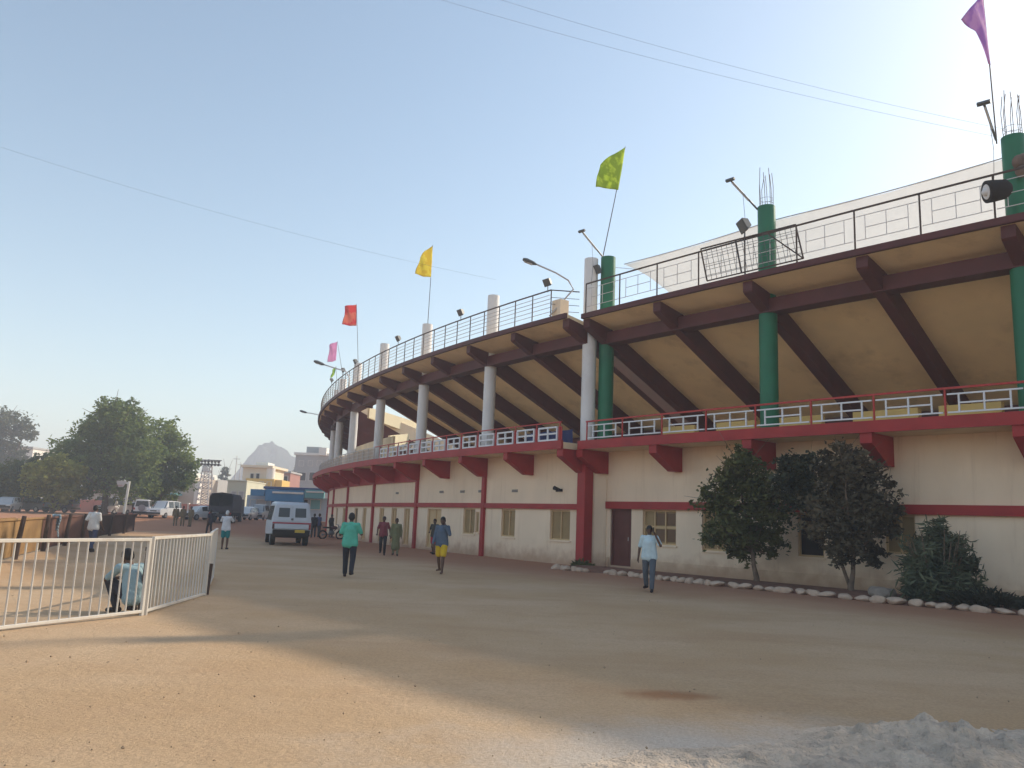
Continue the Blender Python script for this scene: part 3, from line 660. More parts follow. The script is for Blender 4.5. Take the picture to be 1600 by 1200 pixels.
# round spotlight and bundle by the rightmost column
s = s_at('R', 1556, DU, 11.2); P, n, t_ = frame('R', s); c = at('R', s, DU - .14, 11.22); dn = (-t_ * .75 - n * .6 - V(0, 0, .15)).normalized()
t = thing('spotlight', c - V(0, 0, .3), 'round black spotlight with white reflector hung on the upper railing at right', 'spotlight')
m = MB(); m.tube([c - dn * .42, c - dn * .3, c + dn * .1, c + dn * .2], [.16, .27, .31, .31], 24); m.build('housing', M_['dark'], t, smooth='auto')
m = MB(); m.tube([c + dn * .201, c + dn * .215], [.21, .2], 24); m.ball(c + dn * .2, .12); m.build('reflector', M_['white'], t)
m = MB(); m.tube([c + t_ * .25, c + n * .15 + V(0, 0, .3)], .025, 6); m.build('bracket', M_['steel'], t)
c = at('R', 2 * BAYR + .22, -.44, 12.3); m = MB()
for i in range(7): m.ball(c + V(random.uniform(-.12, .12), random.uniform(-.06, .06), random.uniform(-.3, .3)), (random.uniform(.14, .22), .16, random.uniform(.16, .24)), 14, 10)
tag(m.build('sack', mat('brown_sack', (.16, .11, .085), .95, .3, 4, bump=.4), origin=c - V(0, 0, .3), smooth=True), 'brown bundle tied against the top of the rightmost green column', 'sack')
# leaning mesh gate on the upper railing
s0, s1 = s_at('R', 1108, DU, 10.5), s_at('R', 1258, DU, 10.5); a = at('R', s0, DU - .12, 10.52); b = at('R', s1, DU - .12, 10.52)
tl, tr = pix(1095, 389, a.y - .25), pix(1243, 351, b.y + .55)
t = thing('mesh_gate', a, 'loose rectangular metal mesh gate leaning against the upper railing', 'gate')
f = MB(); f.tube([a, b], .025, 6); f.tube([tl, tr], .03, 6); f.tube([a, tl], .028, 6); f.tube([b, tr], .028, 6); f.tube([tl * .62 + tr * .38, a * .62 + b * .38], .025, 6); f.tube([tl * .3 + tr * .7, b], .025, 6); f.build('gate_frame', M_['rust'], t)
g = MB()
for i in range(1, 18): w = i / 18; g.tube([a.lerp(b, w), tl.lerp(tr, w)], .009, 5)
for i in range(1, 6): w = i / 6; g.tube([a.lerp(tl, w) + V(0, .01, 0), b.lerp(tr, w) + V(0, .01, 0)], .009, 5)
g.build('mesh_bars', M_['steel'], t)
# white shade cloth behind the right railing
m = MB(); ss = srange(.55, 34, .4); nv = 10
vs = []
for s in ss:
    k = min(1, max(0, (s - .55) / 3.2)); zt = 12.95 - .10 * math.sin(math.pi * ((s % BAYR) / BAYR)) ; zb = 12.85 * (1 - k) + 10.15 * k
    for j in range(nv + 1):
        w = j / nv; vs.append(at('R', s, .45 + 1.3 * w + .05 * math.sin(s * 1.7 + w * 4) + .04 * math.sin(w * 15), zt + (zb - zt) * w))
fs = [(i * (nv + 1) + j, i * (nv + 1) + j + 1, (i + 1) * (nv + 1) + j + 1, (i + 1) * (nv + 1) + j) for i in range(len(ss) - 1) for j in range(nv)]
m.add(vs, fs); t = thing('shade_cloth', at('R', 8, .5, 10.4), 'long white shade cloth stretched behind the upper railing between green columns', 'shade cloth')
m.build('cloth', cloth_mat('white_shade_cloth', (.58, .555, .52), .5, .2, .04), t, smooth=True)
m = MB(); m.tube([at('R', s, .45, 12.97 - .10 * math.sin(math.pi * ((s % BAYR) / BAYR))) for s in srange(.55, 34, .8)], .02, 6); m.build('top_rope', M_['galv'], t)
m = MB(); m.tube([pix(962, 418, 33), at('R', s_at('R', 1000, DU, 11.7), DU, 11.7)], .012, 5); m.build('guy_rope', M_['galv'], t)
# overhead cables
def cable(pts, sag, label, r=.0038):
    a, b = pts; m = MB(); m.tube([a.lerp(b, w) - V(0, 0, sag * 4 * w * (1 - w)) for w in np.linspace(0, 1, 25)], r, 5)
    tag(m.build('overhead_cable', M_['cable'], origin=a), label, 'cable', 'overhead cables')
cable((pix(-160, 176, 30), pix(775, 437, 40)), .5, 'thin dark cable crossing the left sky down to the white columns')
cable((pix(560, -40, 24), pix(1600, 222, 23)), .35, 'lower of two thin cables crossing the upper right sky')
cable((pix(660, -40, 24), pix(1600, 208, 23)), .35, 'upper of two thin cables crossing the upper right sky')

# ------------------------------------------------------------------ soil bed, stones, heap
soil = mat('red_garden_soil', (.20, .095, .06), .95, .25, 3, bump=.5, bscale=9)
m = MB(); sweep(m, 'R', .6, 26, [(-3.35, -.02), (-3.0, .07), (-1.6, .13), (-.05, .05), (-.05, -.1), (-3.35, -.1)], .5)
tag(m.build('soil_bed', soil, origin=at('R', 10, -1.6, 0)), 'strip of red soil along the wall foot', 'soil', kind='structure')
stone_m = mat('whitewashed_stone', (.50, .37, .275), .9, .22, 4, bump=.5, bscale=8, stain=(.28, .19, .13), stain_scale=2.0, stain_amt=.7)
def rock_mesh(r, seed, flat=.7):
    rr = random.Random(seed); bm = bmesh.new(); bmesh.ops.create_icosphere(bm, subdivisions=3, radius=1)
    ks = [(Vector((rr.gauss(0, 1), rr.gauss(0, 1), rr.gauss(0, 1))).normalized(), rr.uniform(.55, .85)) for _ in range(9)]
    for v in bm.verts:
        for k, h in ks:
            e = v.co.dot(k) - h
            if e > 0: v.co -= k * e * .85
        v.co *= 1 + .05 * math.sin(v.co.x * 7 + seed) * math.sin(v.co.y * 6)
        v.co.z *= flat; v.co *= r
    me = bpy.data.meshes.new('border_stone'); bm.to_mesh(me); bm.free(); me.materials.append(stone_m)
    return me
variants = [rock_mesh(.21, i, .8 if i % 2 else .62) for i in range(6)]
s = .9; i = 0
while s < 21:
    if not (2.6 < s < 3.5):
        P, n, t_ = frame('R', s); o = bpy.data.objects.new('border_stone', variants[i % 6]); COL.objects.link(o)
        o.location = at('R', s, -3.35 + random.uniform(-.06, .06), .06); k = random.uniform(.7, .98)
        wide = 1.0 if s < 8 else random.uniform(1.0, 1.7)
        o.rotation_euler = (random.uniform(-.2, .2), random.uniform(-.2, .2), math.atan2(t_.y, t_.x) + random.uniform(-.3, .3)); o.scale = (k * wide, k, k * random.uniform(.85, 1.1) / (1 if s < 8 else 1.15))
        tag(o, 'whitewashed stone in the row edging the soil bed along the wall', 'stone', 'whitewashed border stones'); i += 1
    else: k, wide = 1, 1
    s += .385 * k * (wide if wide > 1 else 1)
me = rock_mesh(.32, 31, .72); me.materials.clear(); me.materials.append(mat('grey_boulder', (.30, .245, .20), .95, .2, 4, bump=.4))
o = bpy.data.objects.new('boulder', me); COL.objects.link(o); o.location = pix(1378, 930, 22.4); o.location.z = .18; o.scale = (1.2, 1, 1)
tag(o, 'grey rounded boulder among the border stones left of the shrub', 'boulder')
me = rock_mesh(.22, 47, .6); me.materials.clear(); me.materials.append(mat('grey_green_rock', (.22, .24, .21), .95, .2, 4, bump=.4))
o = bpy.data.objects.new('rubble_stone', me); COL.objects.link(o); o.location = at('L', .45, -.75, .1); o.scale = (1.4, 1, 1)
tag(o, 'grey stone at the foot of the thick red pilaster', 'stone')

def heap():
    mb = MB(); nx, ny = 300, 140; x0, x1, y0, y1 = .2, 8.2, 4.3, 7.9
    from mathutils import noise
    vs = []
    for j in range(ny + 1):
        for i in range(nx + 1):
            x, y = x0 + (x1 - x0) * i / nx, y0 + (y1 - y0) * j / ny
            e = 0
            for cx, cy_, rx, ry, h in ((3.55, 6.75, .95, .62, .20), (4.7, 6.7, 1.0, .75, .16), (6.0, 6.6, 1.4, .9, .2), (2.3, 6.1, 1.2, .6, .10), (1.3, 5.9, .8, .4, .06), (4.2, 5.6, 1.8, .7, .16)):
                q = ((x - cx) / rx) ** 2 + ((y - cy_) / ry) ** 2; e = max(e, h * math.exp(-q)) 
            nz = noise.fractal(Vector((x * 2.2, y * 2.2, 3.0)), 1.0, 2.0, 5); n2 = noise.fractal(Vector((x * 9, y * 9, 8)), .8, 2.1, 4)
            n3 = noise.noise(Vector((x * 24, y * 24, 2))); ridge = 1 - abs(noise.noise(Vector((x * 5, y * 5, 5)))) * 2
            z = e * (1 + .45 * nz + .25 * ridge) + e * .30 * abs(n2) + min(1, e / .06) * (.018 * n2 + .010 * n3) - .03
            vs.append((x, y, z))
    fs = [(j * (nx + 1) + i, j * (nx + 1) + i + 1, (j + 1) * (nx + 1) + i + 1, (j + 1) * (nx + 1) + i) for j in range(ny) for i in range(nx)]
    mb.add(vs, fs)
    o = mb.build('rubble_heap', mat('pale_cement_rubble', (.58, .465, .36), .95, .22, 5, bump=1.0, bscale=30, stain=(.24, .21, .19), stain_scale=2.6, stain_amt=.75), smooth=True, origin=(4, 6.5, 0))
    tag(o, 'low heap of whitish cement rubble in the right foreground', 'heap')
heap()

# ------------------------------------------------------------------ barriers and fence at the left
bar_m = mat('cream_white_barrier_paint', (.60, .56, .50), .55, .08, 2, stain=(.32, .19, .11), stain_scale=2.5, stain_amt=.5)
def barrier(a, b, h, n, label, post_at=None):
    a, b = Vector(a), Vector(b); t = thing('crowd_barrier', a, label, 'barrier', 'white barriers at the left'); d = (b - a).normalized()
    f = MB(); f.box((a + b) / 2 + V(0, 0, h), ((b - a).length, .05, .05), d, V(-d.y, d.x, 0)); f.box((a + b) / 2 + V(0, 0, .05), ((b - a).length, .045, .045), d, V(-d.y, d.x, 0))
    for q in (a, b): f.box(q + V(0, 0, h / 2), (.05, .052, h + .05), d, V(-d.y, d.x, 0))
    f.build('frame', bar_m, t, bevel=.006)
    m = MB()
    for i in range(1, n): q = a.lerp(b, i / n); m.tube([q + V(0, 0, .06), q + V(0, 0, h - .02)], .0135, 8)
    m.build('bars', bar_m, t)
    if post_at:
        for q, hh in post_at: m = MB(); m.tube([q, Vector(q) + V(.03, 0, hh)], .04, 8); (m.box(Vector(q) + V(.05, 0, hh), (.12, .06, .06)) if hh > 1 else None); m.build('post', M_['rust'], t)
    return t
ca = V(-5.77, 13.32, 0); cb = V(-5.92, 16.4, 0)
dl = V(-.88, -2.33, 0).normalized()
barrier(ca + dl * 4.1, ca + dl * .02, 1.18, 24, 'front white barrier panel nearest the camera, running out of the left edge')
barrier(ca + V(.02, .06, 0), cb, 1.2, 19, 'white barrier panel running away from the corner post', [(ca + V(-.1, .12, 0), 1.02)])
barrier(cb + V(-.02, .08, 0), V(-7.28, 20.6, 0), 1.22, 22, 'farthest white barrier panel, seen almost edge on', [(cb + V(-.03, .2, 0), .62)])

fp = [V(-11.5, 16.0, 0), V(-14.3, 23.3, 0), V(-17.6, 32.1, 0), V(-22.2, 45.1, 0), V(-25.1, 55.1, 0)]
fence = thing('corrugated_fence', fp[1], 'low corrugated sheet fence with dark leaning posts behind the barriers', 'fence')
ochre = mat('sunlit_ochre_sheet', (.31, .185, .075), .7, .15, 2, stain=(.22, .11, .05), stain_amt=.5); redb = mat('red_brown_sheet', (.16, .075, .055), .75, .15, 2, stain=(.08, .04, .03), stain_amt=.5); shadeb = mat('shaded_brown_sheet', (.05, .03, .03), .7, .2, 2)  # sunlit ochre near, then browns: shade put into the sheet colour
tot = [0]
for i in range(4): tot.append(tot[-1] + (fp[i + 1] - fp[i]).length)
def fpt(l):
    for i in range(4):
        if l <= tot[i + 1] + 1e-6: w = (l - tot[i]) / (tot[i + 1] - tot[i]); return fp[i].lerp(fp[i + 1], w), (fp[i + 1] - fp[i]).normalized()
L_ = 0; k = 0
while L_ < tot[-1] - .3:
    e = min(L_ + 4.6, tot[-1]); vs = []; n = int((e - L_) / .04)
    for i in range(n + 1):
        l = L_ + (e - L_) * i / n; q, d = fpt(l); nn = V(-d.y, d.x, 0); off = nn * (.018 * math.sin(l * 2 * math.pi / .16)); vs += [q + off + V(0, 0, .06), q + off + V(0, 0, 1.2 + .03 * math.sin(k * 2.1))]
    m = MB(); m.add(vs, [(2 * i, 2 * i + 2, 2 * i + 3, 2 * i + 1) for i in range(n)])
    o = m.build('fence_panel', ochre if L_ < 11.5 else (redb if L_ < 24 else shadeb), fence); sd_ = o.modifiers.new('thick', 'SOLIDIFY'); sd_.thickness = .006
    q, d = fpt(L_); nn = V(d.y, -d.x, 0); m = MB(); lean = d * random.uniform(-.12, .05) + nn * random.uniform(.0, .12)
    m.tube([q + nn * .12 - V(0, 0, .1), q + nn * .12 + lean * .4 + V(0, 0, .6), q + nn * .12 + lean + V(0, 0, 1.28)], [.085, .075, .065], 7); m.build('fence_post', M_['rust'], fence)
    m = MB(); q2, d2 = fpt(e); m.box((q + q2) / 2 + V(0, 0, 1.17) + nn * .035, ((q2 - q).length, .05, .06), (q2 - q).normalized(), V(-d.y, d.x, 0)); m.build('fence_rail', ochre if L_ < 11.5 else redb, fence)
    L_ = e; k += 1
c = pix(87, 815, 31.6); c.z = 1.28; m = MB(); n = 8
for i in range(n):
    for j in range(8):
        f = lambda a, b: c + V(.35 * (a / n - .5) + .03 * math.sin(b), .30 - .03 * math.sin(a * 1.9) - .28 - (.04 if a % 2 else 0), -.75 * b / 8 * (1 + .2 * math.sin(a)))
        m.quad(f(i, j), f(i + 1, j), f(i + 1, j + 1), f(i, j + 1))
c2 = MB(); c2.v = m.v; c2.f = m.f
o = c2.build('hanging_cloth', mat('pale_blue_cloth', (.35, .45, .50), .9, .15, 5), origin=c, smooth=True); o.modifiers.new('t', 'SOLIDIFY').thickness = .008
tag(o, 'pale blue cloth hung over a post of the corrugated fence', 'cloth')
# ------------------------------------------------------------------ people
def solid(name, caps, balls, voxel, m, parent, smooth_it=6):
    """tapered limbs and ellipsoids fused by a voxel remesh into one continuous surface (coordinates local to parent)"""
    mb = MB()
    for a, b, r0, r1 in caps:
        a, b = Vector(a), Vector(b); d = b - a
        n = max(2, int(d.length / .06)); pts = [a.lerp(b, i / n) for i in range(n + 1)]
        mb.tube(pts, [r0 + (r1 - r0) * i / n for i in range(n + 1)], 12); mb.ball(a, r0 * 1.0, 12, 8); mb.ball(b, r1 * 1.0, 12, 8)
    for c, r, R in balls:
        n0 = len(mb.v); mb.ball((0, 0, 0), r, 16, 12)
        for i in range(n0, len(mb.v)): q = Vector(mb.v[i]); q = (R @ q if R is not None else q) + Vector(c); mb.v[i] = tuple(q)
    me = bpy.data.meshes.new(name); me.from_pydata(mb.v, [], mb.f)
    bm = bmesh.new(); bm.from_mesh(me); bmesh.ops.recalc_face_normals(bm, faces=bm.faces); bm.to_mesh(me); bm.free()
    tmp = bpy.data.objects.new(name, me); COL.objects.link(tmp)
    r = tmp.modifiers.new('r', 'REMESH'); r.mode = 'VOXEL'; r.voxel_size = voxel
    s = tmp.modifiers.new('s', 'SMOOTH'); s.factor = .5; s.iterations = smooth_it
    dg = bpy.context.evaluated_depsgraph_get(); nm = bpy.data.meshes.new_from_object(tmp.evaluated_get(dg))
    bpy.data.objects.remove(tmp); bpy.data.meshes.remove(me); nm.name = name
    nm.materials.clear(); nm.materials.append(m)
    for p in nm.polygons: p.use_smooth = True
    o = bpy.data.objects.new(name, nm); COL.objects.link(o); o.parent = parent
    return o
SK = mat('brown_skin', (.115, .058, .036), .55, .08, 8); HAIR = mat('black_hair', (.012, .010, .010), .6, .2, 20)
CL_ = {}
def fab(c):
    k = tuple(c)
    if k not in CL_: CL_[k] = mat('fabric', c, .9, .10, 6, bump=.25, bscale=14)
    return CL_[k]
def person(loc, face, label, H=1.7, shirt=(.5, .5, .5), pants=(.05, .05, .07), shorts=False, sleeve='short', pose=None, step=.0, feet=(.03, .02, .02), dress=None, headwear=None, vox=.012, stripe=None, cat='person', group=None, wide=1.0, barefoot=False):
    """face: heading in degrees, 0 looks towards +Y (away from the camera), positive turns left"""
    t = thing('person', loc, label, cat, group); t.rotation_euler = (0, 0, math.radians(face)); k = H / 1.7; t.scale = (k * wide, k * wide, k)
    J = dict(pel=(0, 0, .93), hL=(-.09, 0, .90), hR=(.09, 0, .90), kL=(-.10, .03 + step * .55, .49), kR=(.10, .03 - step * .35, .49), aL=(-.10, step, .075), aR=(.10, -step, .075 + max(0, step) * .40),
             sL=(-.175, -.01, 1.40), sR=(.175, -.01, 1.40), eL=(-.235, -.05 - step * .3, 1.13), eR=(.235, -.05 + step * .3, 1.13), wL=(-.245, .03 - step * .7, .89), wR=(.245, .03 + step * .7, .89), nk=(0, -.01, 1.47), hd=(0, .02, 1.60), chest=(0, 0, 1.27), waist=(0, .0, 1.06), look=(0, 1, 0))
    J.update(pose or {}); J = {a: Vector(b) for a, b in J.items()}
    caps, balls = [], []
    ft = {}
    for s in 'LR':
        ax = -1 if s == 'L' else 1
        fd = (J['toe' + s] - J['a' + s]).normalized() if 'toe' + s in J else V(.12 * ax, 1, 0).normalized()
        toe = J['a' + s] + fd * .17; toe.z = max(.03, J['a' + s].z - .045) if 'toe' + s not in J else J['toe' + s].z; heel = J['a' + s] - fd * .045; heel.z = max(.035, J['a' + s].z - .035); ft[s] = (heel, toe)
        caps += [(J['h' + s], J['k' + s], .082, .054), (J['k' + s], J['a' + s], .054, .036), (J['a' + s], heel, .036, .034), (heel, toe, .034, .028)]
        mid = J['k' + s].lerp(J['a' + s], .3); caps += [(J['k' + s], mid, .05, .056), (mid, J['a' + s], .056, .036)]
        caps += [(J['s' + s], J['e' + s], .05, .038), (J['e' + s], J['w' + s], .038, .026), (J['chest'] + V(.05 * ax, 0, .08), J['s' + s], .06, .052)]
        # hand: palm, four fingers of different lengths, thumb at the side
        d = (J['w' + s] - J['e' + s]).normalized(); side = d.cross(V(0, 0, 1)); side = side.normalized() if side.length > .3 else V(0, 1, 0); side = (side - d * side.dot(d)).normalized()
        if side.y < 0: side = -side
        nrm = d.cross(side) * (1 if s == 'R' else -1); w = J['w' + s]; pal = w + d * .075
        caps += [(w, pal + side * .012, .024, .028), (w, pal - side * .016, .022, .024)]
        for i, (o_, l) in enumerate(((.032, .062), (.011, .072), (-.011, .067), (-.031, .052))):
            q0 = pal + side * o_; q1 = q0 + d * l * .55 - nrm * .006; q2 = q1 + d * l * .4 - nrm * .022
            caps += [(q0, q1, .0105, .0095), (q1, q2, .0095, .008)]
        q0 = w + d * .03 + side * .026; q1 = q0 + side * .028 + d * .03; caps += [(q0, q1, .013, .011), (q1, q1 + d * .03 + side * .004, .011, .009)]
    caps += [(J['pel'], J['waist'], .118, .105), (J['waist'], J['chest'], .108, .125), (J['hL'], J['hR'], .095, .095), (J['chest'], J['nk'], .10, .05), (J['sL'], J['sR'], .06, .06), (J['nk'], J['hd'], .05, .048)]
    fwd = J['look'].normalized(); rtv = fwd.cross(V(0, 0, 1)).normalized(); upv = rtv.cross(fwd); R = Matrix((rtv, fwd, upv)).transposed()
    h = J['hd']; hp = lambda x, y, z: h + rtv * x + fwd * y + upv * z
    balls += [(hp(0, -.01, .015), (.074, .093, .105), R), (hp(0, .022, -.05), (.056, .066, .062), R), (hp(0, .098, -.015), (.014, .02, .024), R), (hp(.076, -.005, -.012), (.012, .024, .032), R), (hp(-.076, -.005, -.012), (.012, .024, .032), R), (hp(0, .085, -.06), (.024, .012, .011), R)]
    solid('body', caps, balls, min(vox, .0105), SK, t, 3)
    # eyes
    e = MB(); e.ball(hp(.03, .079, .012), (.012, .009, .008)); e.ball(hp(-.03, .079, .012), (.012, .009, .008)); eo = e.build('eyes', HAIR, None); eo.parent = t
    # hair
    solid('hair', [], [(hp(0, -.018, .035), (.082, .098, .097), R), (hp(0, -.045, -.005), (.076, .075, .085), R)], .012, HAIR if headwear is None else fab(headwear), t, 3)
    # clothes
    hem = J['waist'] + (J['pel'] - J['waist']).normalized() * .17
    c = [(hem if not dress else J['pel'], J['waist'], .128, .132), (J['waist'], J['chest'], .134, .15), (J['chest'], J['nk'] - V(0, 0, .03), .13, .065), (J['sL'] + V(.02, 0, -.01), J['sR'] - V(.02, 0, .01), .072, .072)]
    for s in 'LR':
        ax = -1 if s == 'L' else 1
        c += [(hem + V(.092 * ax, 0, 0), J['chest'] + V(.055 * ax, 0, 0), .120, .112), (J['chest'] + V(.05 * ax, 0, .08), J['s' + s], .078, .070)]
        if sleeve == 'none': continue
        e_ = J['s' + s].lerp(J['e' + s], .8 if sleeve == 'short' else 1); c += [(J['s' + s], e_, .062, .058)]
        if sleeve == 'long': c += [(J['e' + s], J['e' + s].lerp(J['w' + s], .92), .056, .042)]
    if dress:
        c += [(J['pel'], V(0, .02, .42), .16, .20), (V(-.06, .02, .6), V(-.07, .03, .36), .13, .14), (V(.06, .02, .6), V(.07, .03, .36), .13, .14)]
    so = solid('shirt' if not dress else 'dress', c, [], .013, fab(shirt), t, 4)
    c = [(J['pel'] + V(0, 0, -.01), J['hL'].lerp(J['hR'], .5), .112, .112), (J['hL'], J['hR'], .108, .108)]
    for s in 'LR':
        if shorts: c += [(J['h' + s], J['h' + s].lerp(J['k' + s], .78), .108, .098)]
        else: c += [(J['h' + s], J['k' + s], .100, .074), (J['k' + s], J['k' + s].lerp(J['a' + s], .93), .072, .060)]
    solid('shorts' if shorts else 'trousers', c, [], .013, fab(pants), t, 4)
    if not barefoot:
        for s in 'LR': solid('shoe', [(ft[s][0], ft[s][1], .044, .037)], [], .012, fab(feet), t, 2)
    return t, J
def P2(px, py):
    d = ray(px, py); q = V(0, 0, EYE) + d * (-EYE / d.z); q.z = 0; return q
def heading(p): return math.degrees(math.atan2(p.x, p.y))
# the walkers in the open
phone = lambda s, sx: {'e' + s: (sx * .27, .10, 1.17), 'w' + s: (sx * .13, .13, 1.47)}
t, J = person(P2(543, 902), 4, 'man in mint green T-shirt and dark trousers walking away', 1.74, (.10, .46, .34), (.028, .03, .042), step=.20, wide=1.07,
              pose={'eR': (.27, .03, 1.15), 'wR': (.19, .25, 1.20), 'eL': (-.25, -.02, 1.13), 'wL': (-.16, .2, 1.13)})
tph, J = person(P2(1014, 924), 160, 'man in pale blue shirt and grey trousers walking with phone to his ear', 1.72, (.56, .68, .72), (.10, .115, .14), step=.17, wide=1.05, pose={'eL': (-.30, .10, 1.20), 'wL': (-.17, .12, 1.47), 'eR': (.26, -.05, 1.12), 'wR': (.28, 0.0, .87), 'look': (-.2, 1, -.05)})
mb = MB(); mb.box((-.115, .09, 1.60), (.02, .075, .15)); o = mb.build('phone', M_['dark'], None); 
o.location = tph.location; o.rotation_euler = tph.rotation_euler; o.scale = tph.scale; tag(o, 'dark phone held to the ear of the man in pale blue shirt', 'phone')
person(P2(688, 896), 165, 'man in grey blue top and yellow shorts walking barefoot by the wall', 1.74, (.10, .135, .19), (.68, .44, .02), True, 'long', step=.16, barefoot=True,
       pose={'eL': (-.27, .08, 1.19), 'wL': (-.13, .12, 1.47), 'look': (.1, 1, -.1)})
person(P2(677, 866), 150, 'person in dark jacket and red shorts behind the man in yellow shorts', 1.66, (.055, .05, .04), (.42, .03, .05), True, 'short', step=.10, pose={'eR': (.30, -.05, 1.2), 'wR': (.2, .12, 1.08)})
person(P2(597, 867), 185, 'man in maroon and grey T-shirt with dark trousers walking by the wall', 1.68, (.22, .045, .06), (.025, .02, .022), step=.2, pose={'eL': (-.27, -.04, 1.14), 'wL': (-.31, .05, .92), 'eR': (.27, -.02, 1.14), 'wR': (.27, .14, .95)})
person(P2(617, 868), 185, 'woman in long olive green dress walking beside the man in maroon', 1.62, (.17, .17, .085), (.22, .21, .13), False, 'long', dress=True, step=.07)
person(P2(350, 858), 8, 'young man in white T-shirt and teal shorts with hands raised to his white cap', 1.66, (.66, .66, .70), (.012, .21, .22), True, pose={'eL': (-.27, .15, 1.21), 'wL': (-.12, .14, 1.50), 'eR': (.28, .14, 1.22), 'wR': (.11, .14, 1.47)}, headwear=(.62, .62, .64))
person(P2(141, 863), -6, 'man in white T-shirt and blue jeans walking away inside the barriers', 1.66, (.68, .66, .63), (.06, .08, .15), step=.2, wide=1.05)
person(P2(326, 836), 60, 'person in dark navy clothes carrying a bag just beyond the barrier end', 1.66, (.018, .02, .045), (.03, .025, .03), step=.14, pose={'eR': (.25, .12, 1.15), 'wR': (.2, .32, 1.1)})
# three men in khaki by the parked cars
for px, fc, lb in ((283, 20, 'man in khaki uniform standing by the white car, leftmost of three'), (294, -160, 'man in khaki uniform standing in the middle of three by the parked cars'), (306, 170, 'man in khaki uniform, rightmost of three by the parked cars')):
    q = spot(px, 71.5); person(q, fc, lb, 1.72, (.17, .125, .065), (.15, .115, .06), False, 'long', vox=.018, step=.04, group='men in khaki uniform')
# two figures in the shade of the far wall
person(P2(497, 839), -40, 'person in dark blue striped shirt standing between the van and the wall', 1.7, (.05, .06, .13), (.03, .03, .04), step=.05, vox=.016)
person(P2(489, 840), 30, 'person in black clothes standing just right of the white van', 1.68, (.025, .025, .035), (.025, .022, .025), step=.06, vox=.016)
person(at('L', -31.2, -.9, 0), -120, 'person in dark clothes leaning by the far doorway', 1.68, (.03, .02, .02), (.02, .018, .018), step=.03, vox=.016)
# squatting man: looks left, seen from his right and behind
sq = dict(pel=(0, -.17, .24), hL=(-.10, -.17, .24), hR=(.10, -.17, .24), kL=(-.17, .24, .50), kR=(.15, .22, .50), aL=(-.14, .04, .085), aR=(.13, .02, .085), toeL=(-.17, .24, .03), toeR=(.17, .22, .03),
          waist=(0, -.17, .40), chest=(0, -.07, .58), sL=(-.185, .02, .70), sR=(.185, .02, .70), nk=(0, .05, .76), hd=(0, .12, .87), eL=(-.22, .24, .50), eR=(.21, .24, .52), wL=(-.08, .43, .48), wR=(.06, .42, .50), look=(0, 1, -.3))
person(P2(197, 956), 62, 'man in pale blue shirt and dark trousers squatting behind the barrier', 1.72, (.27, .38, .42), (.032, .032, .042), pose=sq, vox=.011, wide=1.08)
# ------------------------------------------------------------------ vehicles
PAINT = {}
def paint(name, c, rough=.3):
    if name not in PAINT: PAINT[name] = mat(name, c, rough, .04, 1.5, spec=.5, stain=tuple(x * .7 for x in c), stain_scale=1.5, stain_amt=.3)
    return PAINT[name]
GLASS = mat('dark_vehicle_glass', (.03, .035, .04), .12, .1, 1, spec=.6); TYRE = mat('black_tyre_rubber', (.018, .017, .016), .9, .1, 6); RIM = mat('grey_wheel_rim', (.28, .28, .29), .4, .1, 3, metal=.5)
RLAMP = mat('red_lamp_lens', (.35, .02, .02), .3, .05, 3); HLAMP = mat('clear_lamp_lens', (.6, .6, .58), .15, .05, 3)
class Rig:
    """local vehicle axes: x right, y forward, z up"""
    def __init__(s, loc, head, name, label, cat, group=None):
        s.t = thing(name, loc, label, cat, group); s.t.rotation_euler = (0, 0, math.radians(head))
    def put(s, mb, name, m, parent=None, **k):
        o = mb.build(name, m, None, **k); o.parent = parent or s.t; return o
    def wheel(s, x, y, r, w=.2):
        sg = 1 if x > 0 else -1; a = np.linspace(0, 2 * math.pi, 25)
        m = MB(); m.tube([(x - sg * w, y, r), (x - sg * w * .85, y, r), (x - sg * w * .1, y, r), (x, y, r)], [r * .9, r, r, r * .88], 22); o = s.put(m, 'wheel', TYRE, smooth='auto')
        m = MB(); m.tube([(x - sg * .02, y, r), (x + sg * .012, y, r)], [r * .62, r * .58], 18); m.tube([(x + sg * .005, y, r), (x + sg * .03, y, r)], [r * .2, r * .15], 12); s.put(m, 'rim', RIM, o, smooth='auto')
